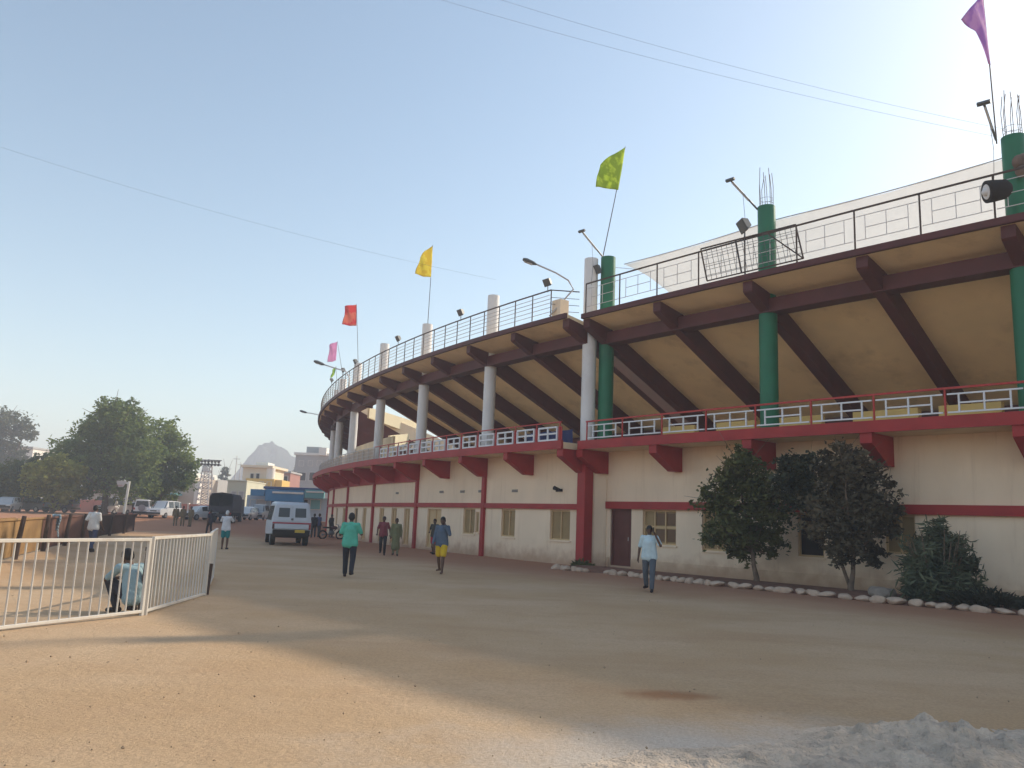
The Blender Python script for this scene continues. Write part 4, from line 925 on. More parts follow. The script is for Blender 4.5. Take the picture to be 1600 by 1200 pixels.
def car(loc, head, label, m, st, W=1.66, r=.31, wheels=(.78, 3.05), spare=False, group='parked cars and vans'):
    """st: stations from the rear: (y, z bottom, z belt, z roof) - where roof == belt there is no cabin"""
    R = Rig(loc, head, 'parked_car', label, 'car', group); L = st[-1][0]; rings = []
    for y, zb, zl, zr in st:
        w = W / 2 * (1 - .10 * (abs(y - L / 2) / (L / 2)) ** 4); wr = w * (.80 if zr > zl + .05 else .93)
        rings.append([(-w * .94, y - L / 2, zb), (-w, y - L / 2, (zb + zl) * .5), (-w * .97, y - L / 2, zl), (-wr, y - L / 2, zr - .03), (-wr * .7, y - L / 2, zr), (wr * .7, y - L / 2, zr), (wr, y - L / 2, zr - .03), (w * .97, y - L / 2, zl), (w, y - L / 2, (zb + zl) * .5), (w * .94, y - L / 2, zb)])
    n = 10; vs = [q for g in rings for q in g]; k = len(rings)
    fs = [(i * n + j, i * n + (j + 1) % n, (i + 1) * n + (j + 1) % n, (i + 1) * n + j) for i in range(k - 1) for j in range(n)] + [tuple(range(n)), tuple((k - 1) * n + j for j in range(n - 1, -1, -1))]
    mb = MB(); mb.add(vs, fs); R.put(mb, 'body', m, smooth='auto', bevel=.02)
    def inset(q, f=.1, off=.012):
        q = [Vector(a) for a in q]; c = sum(q, Vector()) / len(q); nn = (q[1] - q[0]).cross(q[2] - q[1]).normalized()
        if nn.dot(c - Vector((0, 0, .8))) < 0: nn = -nn
        return [a.lerp(c, f) + nn * off for a in q]
    for i in range(k - 1):
        a, b = rings[i], rings[i + 1]; ca, cb = st[i][3] > st[i][2] + .1, st[i + 1][3] > st[i + 1][2] + .1
        if ca and cb and st[i + 1][0] - st[i][0] > .3:
            for lo, hi in ((2, 3), (7, 6)):
                g = MB(); g.add(inset([a[lo], b[lo], b[hi], a[hi]], .12), [(0, 1, 2, 3)]); R.put(g, 'side_window', GLASS)
        elif ca != cb:
            g = MB(); g.add(inset([a[3], b[3], b[6], a[6]] if ca else [a[3], b[3], b[6], a[6]], .10), [(0, 1, 2, 3)]); R.put(g, 'windscreen', GLASS)
    if st[0][3] > st[0][2] + .1:
        a = rings[0]; g = MB(); g.add([V(*q) + V(0, -.012, 0) for q in ((a[2][0] * .85, a[2][1], a[2][2] + .03), (a[7][0] * .85, a[7][1], a[7][2] + .03), (a[6][0] * .9, a[6][1], a[6][2] - .06), (a[3][0] * .9, a[3][1], a[3][2] - .06))], [(0, 1, 2, 3)]); R.put(g, 'rear_window', GLASS)
    for y in wheels:
        for x in (-W / 2 + .01, W / 2 - .01): R.wheel(x, y - L / 2, r)
    for sg in (-1, 1):
        g = MB(); g.ball((sg * W * .36, L / 2 - .03, (st[-1][1] + st[-1][2]) / 2 + .12), (.16, .05, .09)); R.put(g, 'headlight', HLAMP, smooth=True)
        g = MB(); g.box((sg * W * .42, -L / 2 - .005, (st[0][1] + st[0][2]) / 2 + .12), (.14, .03, .2)); R.put(g, 'tail_light', RLAMP)
        g = MB(); g.box((sg * (W / 2 + .06), L * .22, st[2][2] + .07), (.14, .08, .1)); R.put(g, 'mirror', m, bevel=.02)
    g = MB(); g.box((0, L / 2 + .0, st[-1][1] + .10), (W * .9, .10, .16)); R.put(g, 'front_bumper', TYRE, bevel=.02)
    g = MB(); g.box((0, L / 2 + .01, (st[-1][1] + st[-1][2]) / 2 + .1), (W * .42, .03, .10)); R.put(g, 'grille', GLASS)
    g = MB(); g.box((0, -L / 2 + .0, st[0][1] + .08), (W * .9, .12, .18)); R.put(g, 'rear_bumper', TYRE, bevel=.02)
    if spare:
        g = MB(); g.tube([(0, -L / 2 - .16, .95), (0, -L / 2 - .02, .95)], [.33, .33], 22); R.put(g, 'spare_wheel', paint('grey_cover', (.25, .22, .24)), smooth='auto')
    return R
SUV = [(0, .42, 1.02, 1.02), (.05, .35, 1.05, 1.72), (.5, .30, 1.05, 1.78), (1.6, .28, 1.03, 1.80), (2.6, .28, 1.02, 1.74), (3.15, .28, 1.0, 1.0), (3.9, .32, .96, .96), (4.05, .40, .85, .85)]
SUVR = [(0, .42, 1.05, 1.72)] + SUV[2:]
HATCH = [(0, .40, .92, .92), (.22, .32, .93, 1.38), (.7, .26, .92, 1.46), (1.7, .25, .90, 1.48), (2.45, .25, .88, 1.38), (3.0, .26, .86, .86), (3.6, .30, .78, .78), (3.72, .40, .66, .66)]
VANB = [(0, .40, 1.1, 1.80), (.4, .32, 1.1, 1.88), (1.6, .30, 1.1, 1.9), (2.8, .30, 1.1, 1.86), (3.3, .32, 1.05, 1.05), (3.7, .36, .95, .95), (3.8, .42, .8, .8)]
wh = paint('white_car_paint', (.70, .70, .71)); sv = paint('silver_car_paint', (.42, .44, .46)); gy = paint('grey_car_paint', (.14, .14, .16)); dk = paint('maroon_car_paint', (.09, .05, .05))
car(spot(24, 80), -165, 'silver car with dark windscreen parked under the far left trees', sv, HATCH)
car(spot(187, 88), 170, 'white car partly hidden behind the white post with a board', wh, SUV)
car(spot(232, 84), 20, 'white high-roofed car seen from behind with a spare wheel on its back door', wh, SUVR, spare=True)
car(spot(265, 84), 172, 'white car facing the camera beside the men in khaki', wh, SUV)
car(spot(322, 84), 150, 'white hatchback parked left of the dark truck', wh, HATCH)
car(spot(215, 93), 15, 'grey car parked behind the row of white cars', gy, HATCH)
car(spot(62, 86), 80, 'dark grey car parked sideways under the trees', gy, HATCH)
car(spot(102, 90), 85, 'dark maroon car parked under the low yellow green tree', dk, SUV)
car(spot(393, 92), 178, 'white car facing the camera right of the dark truck', wh, HATCH)
car(spot(411, 95), 185, 'silver car with round dark windscreen beside the white van', sv, SUV)

# white minibus ambulance seen from behind
R = Rig(V(-12.05, 44.8, 0), 20, 'minibus', 'white high-roofed minibus van with two rear windows and a red stripe', 'van')
W, L = 2.02, 5.2; wv = paint('white_van_paint', (.56, .59, .64), .4)
rings = []
for y, zb, w0, w1, zt in ((-.30, .62, .97, .82, 1.22), (-.06, .60, 1.0, .86, 2.10), (.12, .58, 1.01, .85, 2.24), (3.2, .5, 1.01, .85, 2.28), (4.1, .5, 1.0, .84, 2.16), (4.75, .5, .97, .9, 1.25), (5.15, .52, .92, .88, 1.1)):
    zm = min(1.22, zt - .02)
    rings.append([(-w0, y - L / 2, zb), (-w0 * 1.01, y - L / 2, (zb + zm) / 2), (-w0, y - L / 2, zm), (-w1, y - L / 2, zt - .08 if zt > 1.5 else zt - .01), (-w1 + .14, y - L / 2, zt), (w1 - .14, y - L / 2, zt), (w1, y - L / 2, zt - .08 if zt > 1.5 else zt - .01), (w0, y - L / 2, zm), (w0 * 1.01, y - L / 2, (zb + zm) / 2), (w0, y - L / 2, zb)])
rings[0] = [(-.98, -.20 - L / 2, .62), (-.99, -.21 - L / 2, .9), (-.98, -.20 - L / 2, 1.16), (-.975, -.2 - L / 2, 1.20), (-.8, -.2 - L / 2, 1.215), (.8, -.2 - L / 2, 1.215), (.975, -.2 - L / 2, 1.2), (.98, -.2 - L / 2, 1.16), (.99, -.21 - L / 2, .9), (.98, -.2 - L / 2, .62)]
n = 10; k = len(rings); mb = MB(); mb.add([q for g in rings for q in g], [(i * n + j, i * n + (j + 1) % n, (i + 1) * n + (j + 1) % n, (i + 1) * n + j) for i in range(k - 1) for j in range(n)] + [tuple(range(n)), tuple((k - 1) * n + j for j in range(n - 1, -1, -1))])
R.put(mb, 'body', wv, smooth='auto', bevel=.025)
yr = lambda z: -L / 2 - .20 + (z - 1.2) / .9 * .145 if z > 1.2 else -L / 2 - .21       # slope of the back
def back(x0, x1, z0, z1, off, f=1.0): return [V(x0 * f if 0 else x0, yr(z0) - off, z0), V(x1, yr(z0) - off, z0), V(x1 * .97 if x1 else x1, yr(z1) - off, z1), V(x0 * .97, yr(z1) - off, z1)]
for x0, x1 in ((-.80, -.04), (.04, .80)):
    g = MB(); g.prism(back(x0, x1, 1.25, 2.02, .03), V(0, .035, 0)); d_ = R.put(g, 'rear_door', wv, bevel=.012)
    e0, e1 = x0 + .10, x1 - .10
    g = MB(); g.prism(back(e0, e1, 1.46, 1.93, .042), V(0, .02, 0)); R.put(g, 'window', GLASS, d_, bevel=.01)
g = MB(); g.tube([(.03, yr(1.36) - .07, 1.30), (.03, yr(1.36) - .07, 1.42)], .02, 8); g.box((0, yr(1.36) - .045, 1.36), (.12, .03, .08)); R.put(g, 'handle', M_['steel'])
redst = mat('faded_red_stripe', (.42, .06, .08), .5, .1, 3)
g = MB(); g.box((0, -L / 2 - .225, 1.16), (1.94, .03, .07)); R.put(g, 'stripe', redst)
g = MB(); g.box((0, -L / 2 - .25, .98), (1.72, .10, .24)); R.put(g, 'tail_panel', wv, bevel=.02)
for sg in (-1, 1): g = MB(); g.box((sg * .90, -L / 2 - .235, .98), (.13, .05, .26)); R.put(g, 'tail_light', RLAMP if sg > 0 else M_['maroon'], bevel=.01)
g = MB(); g.box((0, -L / 2 - .24, .66), (1.86, .14, .32)); R.put(g, 'bumper', M_['dark'], bevel=.02)
g = MB(); g.box((.42, -L / 2 - .32, .76), (.50, .02, .15)); R.put(g, 'number_plate', mat('yellow_plate', (.62, .42, .05), .5, .05, 4))
g = MB(); g.box((0, -L / 2 + 2.2, .50), (1.7, 4.4, .18)); R.put(g, 'chassis', M_['dark'])
for i in range(4): 
    for x in (-1, 1):
        y0 = .35 + i * .85 - L / 2; g = MB(); g.add([V(x * 1.018, y0, 1.28), V(x * 1.018, y0 + .75, 1.28), V(x * .885, y0 + .75, 2.03), V(x * .885, y0, 2.03)], [(0, 1, 2, 3)]); R.put(g, 'side_window', GLASS)
for y in (.75, 4.2):
    for x in (-.97, .97): R.wheel(x, y - L / 2, .35, .26)
g = MB(); g.add([V(-.82, 4.18 - L / 2, 2.12), V(.82, 4.18 - L / 2, 2.12), V(.86, 4.72 - L / 2, 1.32), V(-.86, 4.72 - L / 2, 1.32)], [(0, 1, 2, 3)]); R.put(g, 'windscreen', GLASS)

# dark truck with canvas cover, open at the back
R = Rig(spot(353, 80) + V(-.4, 2.6, 0), 8, 'truck', 'dark canvas covered truck with its back open', 'truck'); W, L = 2.3, 6.5
tk = mat('dark_truck_paint', (.035, .03, .04), .6, .15, 2); cv = mat('dark_canvas', (.045, .04, .055), .9, .15, 2)
mb = MB(); a = -L / 2; arch = [(-1.12, 1.2), (-1.12, 2.55), (-.95, 2.85), (0, 2.98), (.95, 2.85), (1.12, 2.55), (1.12, 1.2)]
inner = [(x * .95, z - (.06 if z > 2 else 0)) for x, z in arch]; vs = [(x, a, z) for x, z in arch] + [(x, a + 4.6, z) for x, z in arch] + [(x, a, z) for x, z in inner] + [(x, a + 4.5, z) for x, z in inner]
fs = [(i, i + 1, 8 + i, 7 + i) for i in range(6)] + [(14 + i, 21 + i, 22 + i, 15 + i) for i in range(6)] + [(i, 14 + i, 15 + i, i + 1) for i in range(6)] + [(7, 8, 9, 10, 11, 12, 13), (21, 27, 26, 25, 24, 23, 22)]
mb.add(vs, fs); R.put(mb, 'canvas_cover', cv, smooth='auto')
mb = MB(); mb.box((0, a + 2.3, 1.12), (2.3, 4.6, .14)); mb.box((0, a + .05, 1.4), (2.2, .08, .5)); mb.box((0, a + 3.2, .75), (.9, 6.3, .2)); R.put(mb, 'cargo_bed', tk)
mb = MB(); mb.prism([(-1.1, a + 4.75, .7), (-1.1, L / 2, .7), (-1.1, L / 2, 1.5), (-1.1, L / 2 - .35, 2.45), (-1.1, a + 4.75, 2.45)], (2.2, 0, 0)); R.put(mb, 'cab', tk, bevel=.05)
mb = MB(); mb.add([V(-1.0, L / 2 - .01, 1.6), V(1.0, L / 2 - .01, 1.6), V(1.0, L / 2 - .33, 2.38), V(-1.0, L / 2 - .33, 2.38)], [(0, 1, 2, 3)]); R.put(mb, 'windscreen', GLASS)
for y in (.9, 1.95, 5.4):
    for x in (-1.1, 1.1): R.wheel(x, a + y, .48, .3)
for sg in (-1, 1): g = MB(); g.box((sg * .95, a - .02, .95), (.18, .06, .14)); R.put(g, 'tail_light', RLAMP)

# motorbike parked by the far wall
R = Rig(at('L', -27.6, -1.5, 0), -60, 'motorbike', 'dark motorbike parked against the far end of the wall', 'motorbike')
for y in (-.62, .62):
    m = MB(); m.tube([V(.0, y + .27 * math.sin(a), .29 + .27 * math.cos(a)) for a in np.linspace(0, 2 * math.pi, 21)], .055, 8); w_ = R.put(m, 'wheel', TYRE, smooth=True)
    m = MB(); m.tube([(-.05, y, .29), (.05, y, .29)], .08, 10); [m.tube([(0, y, .29), (0, y + .25 * math.sin(a), .29 + .25 * math.cos(a))], .008, 4) for a in np.linspace(0, 2 * math.pi, 9)[:-1]]; R.put(m, 'hub', RIM, w_)
m = MB(); m.tube([(0, -.62, .29), (0, -.1, .35), (0, .4, .75), (0, .62, .29)], .035, 8); m.ball((0, .0, .42), (.14, .22, .16)); R.put(m, 'frame', M_['steel'], smooth=True)
m = MB(); m.ball((0, .16, .78), (.13, .27, .12)); R.put(m, 'tank', paint('maroon_tank', (.08, .015, .02)), smooth=True)
m = MB(); m.ball((0, -.32, .78), (.13, .38, .06)); R.put(m, 'seat', M_['dark'], smooth=True)
m = MB(); m.tube([(0, .62, .29), (0, .46, .95)], .03, 8); m.tube([(-.34, .38, 1.02), (0, .46, .97), (.34, .38, 1.02)], .018, 8); R.put(m, 'handlebar', M_['steel'])
m = MB(); m.ball((0, .58, .86), (.09, .07, .09)); R.put(m, 'headlight', HLAMP, smooth=True)
# ------------------------------------------------------------------ trees
BARK = mat('grey_brown_bark', (.11, .075, .055), .95, .25, 5, bump=.5, bscale=12)
BARKL = mat('pale_bark', (.20, .14, .10), .95, .25, 5, bump=.5, bscale=12)
def leaves(name, blobs, n, size, m, parent, seed=1, clump=18, narrow=.5, shell=.55, spread=.16, up_bias=.3):
    """many small bent leaf faces in clumps through the crown volume"""
    g = np.random.default_rng(seed); O = np.array(world_loc(parent))
    vol = np.array([b[1][0] * b[1][1] * b[1][2] for b in blobs]) ** (2 / 3); pr = vol / vol.sum(); nc = n // clump
    idx = g.choice(len(blobs), nc, p=pr); cen = np.array([b[0] for b in blobs])[idx]; rad = np.array([b[1] for b in blobs])[idx]
    d = g.normal(size=(nc, 3)); d /= np.linalg.norm(d, axis=1)[:, None]; rr = shell + (1.04 - shell) * g.random(nc) ** .6
    cc = cen + d * rad * rr[:, None] * (1 + .14 * g.normal(size=(nc, 1)))
    sp = spread * rad.mean(1)
    P = np.repeat(cc, clump, 0) + g.normal(size=(nc * clump, 3)) * np.repeat(sp, clump)[:, None] * np.array([1, 1, .7])
    N = len(P); a = g.normal(size=(N, 3)); a[:, 2] *= .6; a /= np.linalg.norm(a, axis=1)[:, None]
    b = np.cross(a, g.normal(size=(N, 3)) + np.array([0, 0, up_bias])); b /= np.linalg.norm(b, axis=1)[:, None] + 1e-9; nn = np.cross(a, b)
    s = size * g.uniform(.6, 1.35, N)[:, None]
    v = np.stack([P - a * s * .5, P + b * s * narrow * .5 + nn * s * .07, P + a * s * .5 - nn * s * .06, P - b * s * narrow * .5 + nn * s * .07], 1).reshape(-1, 3) - O
    me = bpy.data.meshes.new(name); me.vertices.add(4 * N); me.vertices.foreach_set('co', v.astype(np.float32).ravel())
    me.loops.add(4 * N); me.loops.foreach_set('vertex_index', np.arange(4 * N, dtype=np.int32)); me.polygons.add(N)
    me.polygons.foreach_set('loop_start', np.arange(N, dtype=np.int32) * 4); me.polygons.foreach_set('loop_total', np.full(N, 4, dtype=np.int32)); me.update(calc_edges=True); me.validate()
    me.materials.append(m); o = bpy.data.objects.new(name, me); COL.objects.link(o); o.parent = parent; return o
def tree(base, blobs, n, size, m, label, r0=.3, seed=1, bark=None, cat='tree', group=None, name='tree', clump=18, fork=.45, **k):
    t = thing(name, base, label, cat, group); base = Vector(base); mb = MB(); rn = random.Random(seed)
    cz = [Vector(b[0]) for b in blobs]; cm = sum(cz, Vector()) / len(cz); zb = min(c.z - b[1][2] for c, b in zip(cz, blobs)); f = V(base.x * .6 + cm.x * .4, base.y, max(base.z + .3 * (cm.z - base.z), zb * fork + cm.z * (1 - fork) - (cm.z - base.z) * .25))
    mb.tube([base - V(0, 0, .2), base + V(0, 0, .15), base.lerp(f, .5) + V(rn.uniform(-.3, .3) * r0, 0, 0), f], [r0 * 1.5, r0 * 1.1, r0 * .85, r0 * .75], 10)
    for c in cz:
        mid = f.lerp(c, .5) + V(rn.uniform(-1, 1), rn.uniform(-1, 1), rn.uniform(0, 1)) * (c - f).length * .12
        mb.tube([f, mid, c], [r0 * .5, r0 * .3, r0 * .12], 7)
        for _ in range(3):
            e = c + V(rn.uniform(-1, 1), rn.uniform(-1, 1), rn.uniform(-.3, 1)) * (c - f).length * .35; mb.tube([mid.lerp(c, .6), e], [r0 * .16, r0 * .05], 5)
    mb.build('trunk', bark or BARK, t, smooth=True)
    leaves('crown', blobs, n, size, m, t, seed, clump, **k); return t
def pxblobs(Y, L, deep=.9, jit=0.0, seed=3):
    rn = random.Random(seed); out = []
    for px, py, r in L:
        rx = r / FPX * Y; c = pix(px, py, Y + rn.uniform(-.5, .5) * rx * 1.2); out.append((tuple(c), (rx, rx * deep, rx * .85)))
    return out
LG = leaf_mat('mid_green_leaves', (.085, .125, .035), (.27, .33, .09), .48, .35); LY = leaf_mat('yellow_green_leaves', (.19, .20, .035), (.46, .45, .09), .48, .5)
LD = leaf_mat('dark_green_leaves', (.05, .07, .028), (.15, .18, .06), .25, .4); LH = leaf_mat('hazy_green_leaves', (.045, .06, .03), (.11, .12, .06), .3, .3)
tree(spot(173, 86), pxblobs(86, [(185, 655, 30), (160, 672, 34), (205, 676, 34), (140, 695, 36), (180, 700, 44), (218, 712, 36), (112, 712, 34), (150, 735, 40), (195, 745, 40), (96, 738, 30), (222, 755, 26), (122, 752, 30), (200, 640, 20), (168, 640, 18)]), 26000, .42, LG, 'tallest broad green tree standing behind the fence at left', .38, 5, shell=.45)
tree(spot(252, 92), pxblobs(92, [(258, 680, 27), (240, 712, 30), (272, 705, 28), (285, 728, 22), (262, 745, 32), (238, 755, 26), (284, 752, 16), (255, 775, 20), (226, 735, 26)]), 13000, .42, LG, 'green tree with a rounded crown at the right end of the tree group', .3, 8, shell=.45)
tree(spot(92, 82), pxblobs(82, [(88, 735, 28), (112, 742, 22), (70, 752, 26), (105, 765, 22), (82, 770, 20), (55, 740, 20)]), 9000, .38, LY, 'low yellow green tree in front of the tallest tree', .2, 11, shell=.45)
tree(spot(22, 84), pxblobs(84, [(30, 745, 28), (8, 752, 26), (48, 762, 24), (-20, 748, 30), (18, 770, 22), (62, 725, 18)]), 9000, .38, LD, 'dark spreading tree at the far left edge above the silver car', .22, 12, shell=.45)
tree(spot(10, 150), pxblobs(150, [(18, 668, 30), (-8, 660, 30), (40, 675, 18), (5, 705, 26), (-25, 690, 34), (30, 715, 16), (-5, 745, 26)]), 9000, .6, LH, 'tall hazy tree far off at the left edge of the view', .5, 13, shell=.4)
tree(spot(350, 210), pxblobs(210, [(350, 745, 9), (346, 758, 10), (354, 762, 10), (348, 776, 12), (352, 735, 6), (356, 785, 12), (343, 788, 12)]), 5000, .7, LH, 'narrow dark hazy tree between the mast and the grey block', .5, 15, shell=.4)
tree(spot(475, 260), pxblobs(260, [(478, 722, 11), (492, 715, 12), (506, 725, 14), (468, 735, 10), (488, 738, 14), (510, 740, 14), (522, 720, 14)]), 5000, .9, LH, 'distant pale tree behind the stadium end', .5, 16, shell=.4)
tree(spot(330, 240), pxblobs(240, [(322, 752, 12), (338, 760, 12), (310, 765, 12), (370, 765, 10), (362, 778, 12)]), 3500, .8, LH, 'low distant tree line behind the mast', .4, 17, shell=.4)
# small trees against the stadium wall
LW1 = leaf_mat('dusty_green_leaves', (.055, .068, .02), (.185, .185, .06), .22, 1.6); LW2 = leaf_mat('dusty_brown_green_leaves', (.060, .050, .028), (.175, .14, .085), .2, 1.4)
def wall_base(px, d): s = s_at('R', px, d, .1); return at('R', s, d, .08)
b = wall_base(1182, -1.5); Y = b.y
tree(b, pxblobs(Y, [(1160, 735, 34), (1140, 760, 34), (1185, 762, 36), (1122, 790, 30), (1160, 800, 42), (1205, 800, 36), (1130, 830, 32), (1172, 845, 36), (1212, 835, 26), (1160, 712, 20), (1150, 860, 18), (1195, 865, 16), (1230, 775, 16), (1107, 768, 10)], .75), 9500, .17, LW1, 'small green tree nearest the brown door, against the stadium wall', .085, 21, BARKL, 'tree', shell=.15, spread=.24, clump=24)
b = wall_base(1330, -1.7); Y = b.y
tree(b, pxblobs(Y, [(1322, 715, 28), (1300, 742, 34), (1345, 745, 36), (1282, 785, 30), (1325, 790, 42), (1372, 785, 32), (1300, 825, 34), (1350, 830, 36), (1385, 825, 20), (1325, 862, 28), (1365, 865, 22), (1395, 760, 12), (1292, 712, 14), (1398, 800, 14)], .75), 10000, .165, LW2, 'small dusty brown green tree right of the other tree, left of the shrub', .075, 22, BARKL, 'tree', shell=.15, spread=.24, clump=24)
b = wall_base(1327, -1.45); Y = b.y
tree(b, pxblobs(Y, [(1240, 728, 24), (1262, 720, 20), (1228, 755, 24), (1255, 760, 26), (1270, 785, 18), (1240, 785, 18)], .7), 4000, .165, leaf_mat('dark_dusty_leaves', (.032, .038, .02), (.085, .09, .048), .2, 1.4), 'slim darker tree crown between the two small wall trees', .05, 23, BARKL, 'tree', shell=.15, spread=.24, clump=24)
# spiky shrub
def blades(t, base, n, R, H, m, seed, ln=.42, wd=.035):
    g = np.random.default_rng(seed); mb = MB()
    for i in range(n):
        a = g.uniform(0, 2 * math.pi); rr = R * math.sqrt(g.random()); h = H * (1 - .62 * (rr / R) ** 1.3) * g.uniform(.08, 1.0) ** .8 * (.78 + .22 * math.sin(a * 3 + seed) + .1 * math.sin(a * 7))
        p = Vector(base) + V(math.cos(a) * rr, math.sin(a) * rr * .8, h); d = (V(math.cos(a) * (rr / R + .15), math.sin(a) * (rr / R + .15), g.uniform(.3, 1.3)) + V(*(g.normal(size=3) * .35))).normalized()
        s_ = d.cross(V(*g.normal(size=3))).normalized(); l = ln * g.uniform(.5, 1.1); dr = V(0, 0, -l * .18)
        mb.add([p - s_ * wd * .3, p + s_ * wd * .3, p + d * l * .55 + s_ * wd * .5, p + d * l + dr, p + d * l * .55 - s_ * wd * .5], [(0, 1, 2, 3, 4)])
    return mb.build('foliage', m, t)
b = wall_base(1468, -1.9); t = thing('shrub', b, 'tall spiky grey green shrub beside the wall at right', 'shrub')
LS = leaf_mat('grey_green_blades', (.055, .07, .04), (.18, .20, .115), .2, 1.5); leaves('foliage', pxblobs(b.y, [(1462, 835, 20), (1448, 862, 28), (1488, 856, 24), (1438, 890, 26), (1480, 888, 34), (1512, 884, 16), (1452, 914, 32), (1494, 914, 28), (1428, 920, 16), (1520, 918, 14), (1470, 815, 10)], .8), 6500, .30, LS, t, 31, 22, .16, .1, .3, .5); blades(t, b, 420, .8, 2.3, LS, 5, .45, .03)
m = MB(); rn = random.Random(4)
for i in range(16): a = rn.uniform(0, 6.28); q = b + V(math.cos(a) * .25, math.sin(a) * .2, -.05); m.tube([q, q + V(math.cos(a) * .3, math.sin(a) * .25, 1.0), q + V(math.cos(a) * .5, math.sin(a) * .4, 1.5 + rn.random() * .5)], [.025, .018, .008], 5)
m.build('stems', BARKL, t)
b = wall_base(1545, -2.3); t = thing('ground_cover', b, 'low patch of dark creeping plants right of the spiky shrub', 'plants'); blades(t, b, 1800, 1.0, .42, leaf_mat('dark_low_leaves', (.016, .020, .012), (.05, .05, .03), .15, 2), 6, .25, .04)
b = at('L', .75, -.95, .02); t = thing('weed', b, 'small green weed clump at the foot of the joint pilaster', 'plants'); blades(t, b, 260, .4, .35, LW1, 7, .2, .04)

# ------------------------------------------------------------------ far buildings, mast, hill
PM = {}
def pmat(n, c):
    if n not in PM: PM[n] = mat(n, c, .85, .06, .35, stain=tuple(x * .72 for x in c), stain_scale=.25, stain_amt=.4)
    return PM[n]
def wbox(parent, name, Y, x0, x1, yt, yb, depth, m, label=None, off=0.0):
    a, b = pix(x0, yt, Y), pix(x1, yt, Y); zt = (a.z + b.z) / 2; zb = ground_z(a.x, a.y) - .3 if yb is None else pix((x0 + x1) / 2, yb, Y).z
    mb = MB(); mb.box(((a.x + b.x) / 2, Y + depth / 2 - off, (zt + zb) / 2), (b.x - a.x, depth, zt - zb)); o = mb.build(name, m, parent, bevel=.03)
    if label: o['label'] = label
    return o
def fwin(parent, Y, x0, x1, yt, yb, m=None, fm=None):
    a, b = pix(x0, yt, Y), pix(x1, yb, Y); c = (a + b) / 2; w, h = b.x - a.x, a.z - b.z
    mb = MB(); mb.box((c.x, Y - .02, c.z), (w, .08, h)); o = mb.build('window', m or M_['dark'], parent)
    f = MB(); t_ = .09
    for sx in (-1, 1): f.box((c.x + sx * (w / 2 + t_ / 2), Y - .05, c.z), (t_, .14, h + 2 * t_))
    for sz in (-1, 1): f.box((c.x, Y - .05, c.z + sz * (h / 2 + t_ / 2)), (w, .14, t_))
    f.build('frame', fm or pmat('pale_trim', (.6, .57, .52)), o); return o
def building(px, Y, label, cat='building'): return thing('building', spot(px, Y), label, cat, None)
wht = pmat('white_house_paint', (.74, .72, .66)); bei = pmat('beige_house_paint', (.46, .40, .33)); crm = pmat('cream_house_paint', (.70, .62, .48)); yel = pmat('yellow_house_paint', (.68, .46, .13)); gry = pmat('grey_house_paint', (.38, .38, .37)); gnc = pmat('greenish_cream_paint', (.55, .55, .42))
pnk = pmat('salmon_wall_paint', (.50, .20, .15)); blu = pmat('blue_sign_paint', (.06, .22, .42)); teal = pmat('teal_sign_paint', (.14, .36, .38)); dbl = pmat('dark_blue_paint', (.045, .09, .22)); rdw = pmat('dull_red_house_paint', (.36, .18, .15)); lbl = pmat('pale_blue_paint', (.38, .48, .56))
# salmon boundary wall in bays with coping
t = thing('boundary_wall', spot(210, 104), 'long salmon boundary wall behind the parked cars', 'wall')
x = -40
while x < 326:
    wbox(t, 'wall_bay', 104, x, x + 36, 782 + .0403 * (x + 18) - 790 + 790 - 2.5 - 4, None, .25, pnk); wbox(t, 'pier', 104, x - 1.2, x + 1.2, 782.6 + .0403 * x - 8.5, None, .45, wht if x > 150 else pnk, off=.12); x += 37.2
t = building(285, 128, 'beige flat fronted house with a low stepped side and lit edges painted white'); wbox(t, 'wall', 128, 262, 306, 745, None, 10, bei); wbox(t, 'wall', 128, 246, 262, 770, None, 8, bei); wbox(t, 'parapet', 128, 284, 300, 738, 745, 8, wht, off=-.3); wbox(t, 'porch_roof', 128, 250, 285, 771, 774, 3, teal, off=3); fwin(t, 128, 270, 277, 776, 784)  # white parapet and corner carry the sunlight in their paint
wbox(t, 'lit_corner', 128, 306, 312, 752, None, 1.2, wht, off=.2)
t = building(318, 150, 'white flats with sunlit facade pieces painted white behind the mast'); wbox(t, 'wall', 150, 302, 340, 748, None, 10, gry); 
for a, b2, c, d in ((303, 316, 740, 750), (329, 340, 746, 762), (318, 326, 764, 770), (330, 338, 768, 776)): wbox(t, 'lit_facade', 150, a, b2, c, d, 1.6, wht, off=1.6)  # white boxes on grey walls paint in the sunlit facade pieces
for a, c in ((306, 753), (319, 753), (306, 772), (320, 775), (331, 780)): fwin(t, 150, a, a + 5, c, c + 7)
wbox(t, 'roof_tank', 150, 320, 327, 741, 748, 2, wht, off=-2)
t = building(370, 118, 'plain greenish grey block left of the cream and yellow house'); wbox(t, 'wall', 118, 356, 386, 752, None, 9, gnc); wbox(t, 'parapet', 118, 355, 387, 750, 752, 9.4, gnc, off=.2); fwin(t, 118, 362, 368, 768, 778, gry); fwin(t, 118, 374, 380, 768, 778, gry)
t = building(405, 140, 'two coloured house, cream above and yellow below, with a rounded corner'); wbox(t, 'upper_wall', 140, 380, 422, 731, 750, 9, crm); wbox(t, 'roof_slab', 140, 378, 428, 727, 731, 10, crm, off=.6); wbox(t, 'stair_head', 140, 395, 414, 721, 727, 4, wht, off=-2); wbox(t, 'lower_wall', 140, 386, 430, 748, 766, 10, yel, off=.5); wbox(t, 'base_wall', 140, 378, 432, 766, None, 9.5, crm, off=.2); wbox(t, 'annex', 140, 430, 441, 750, 766, 5, yel)
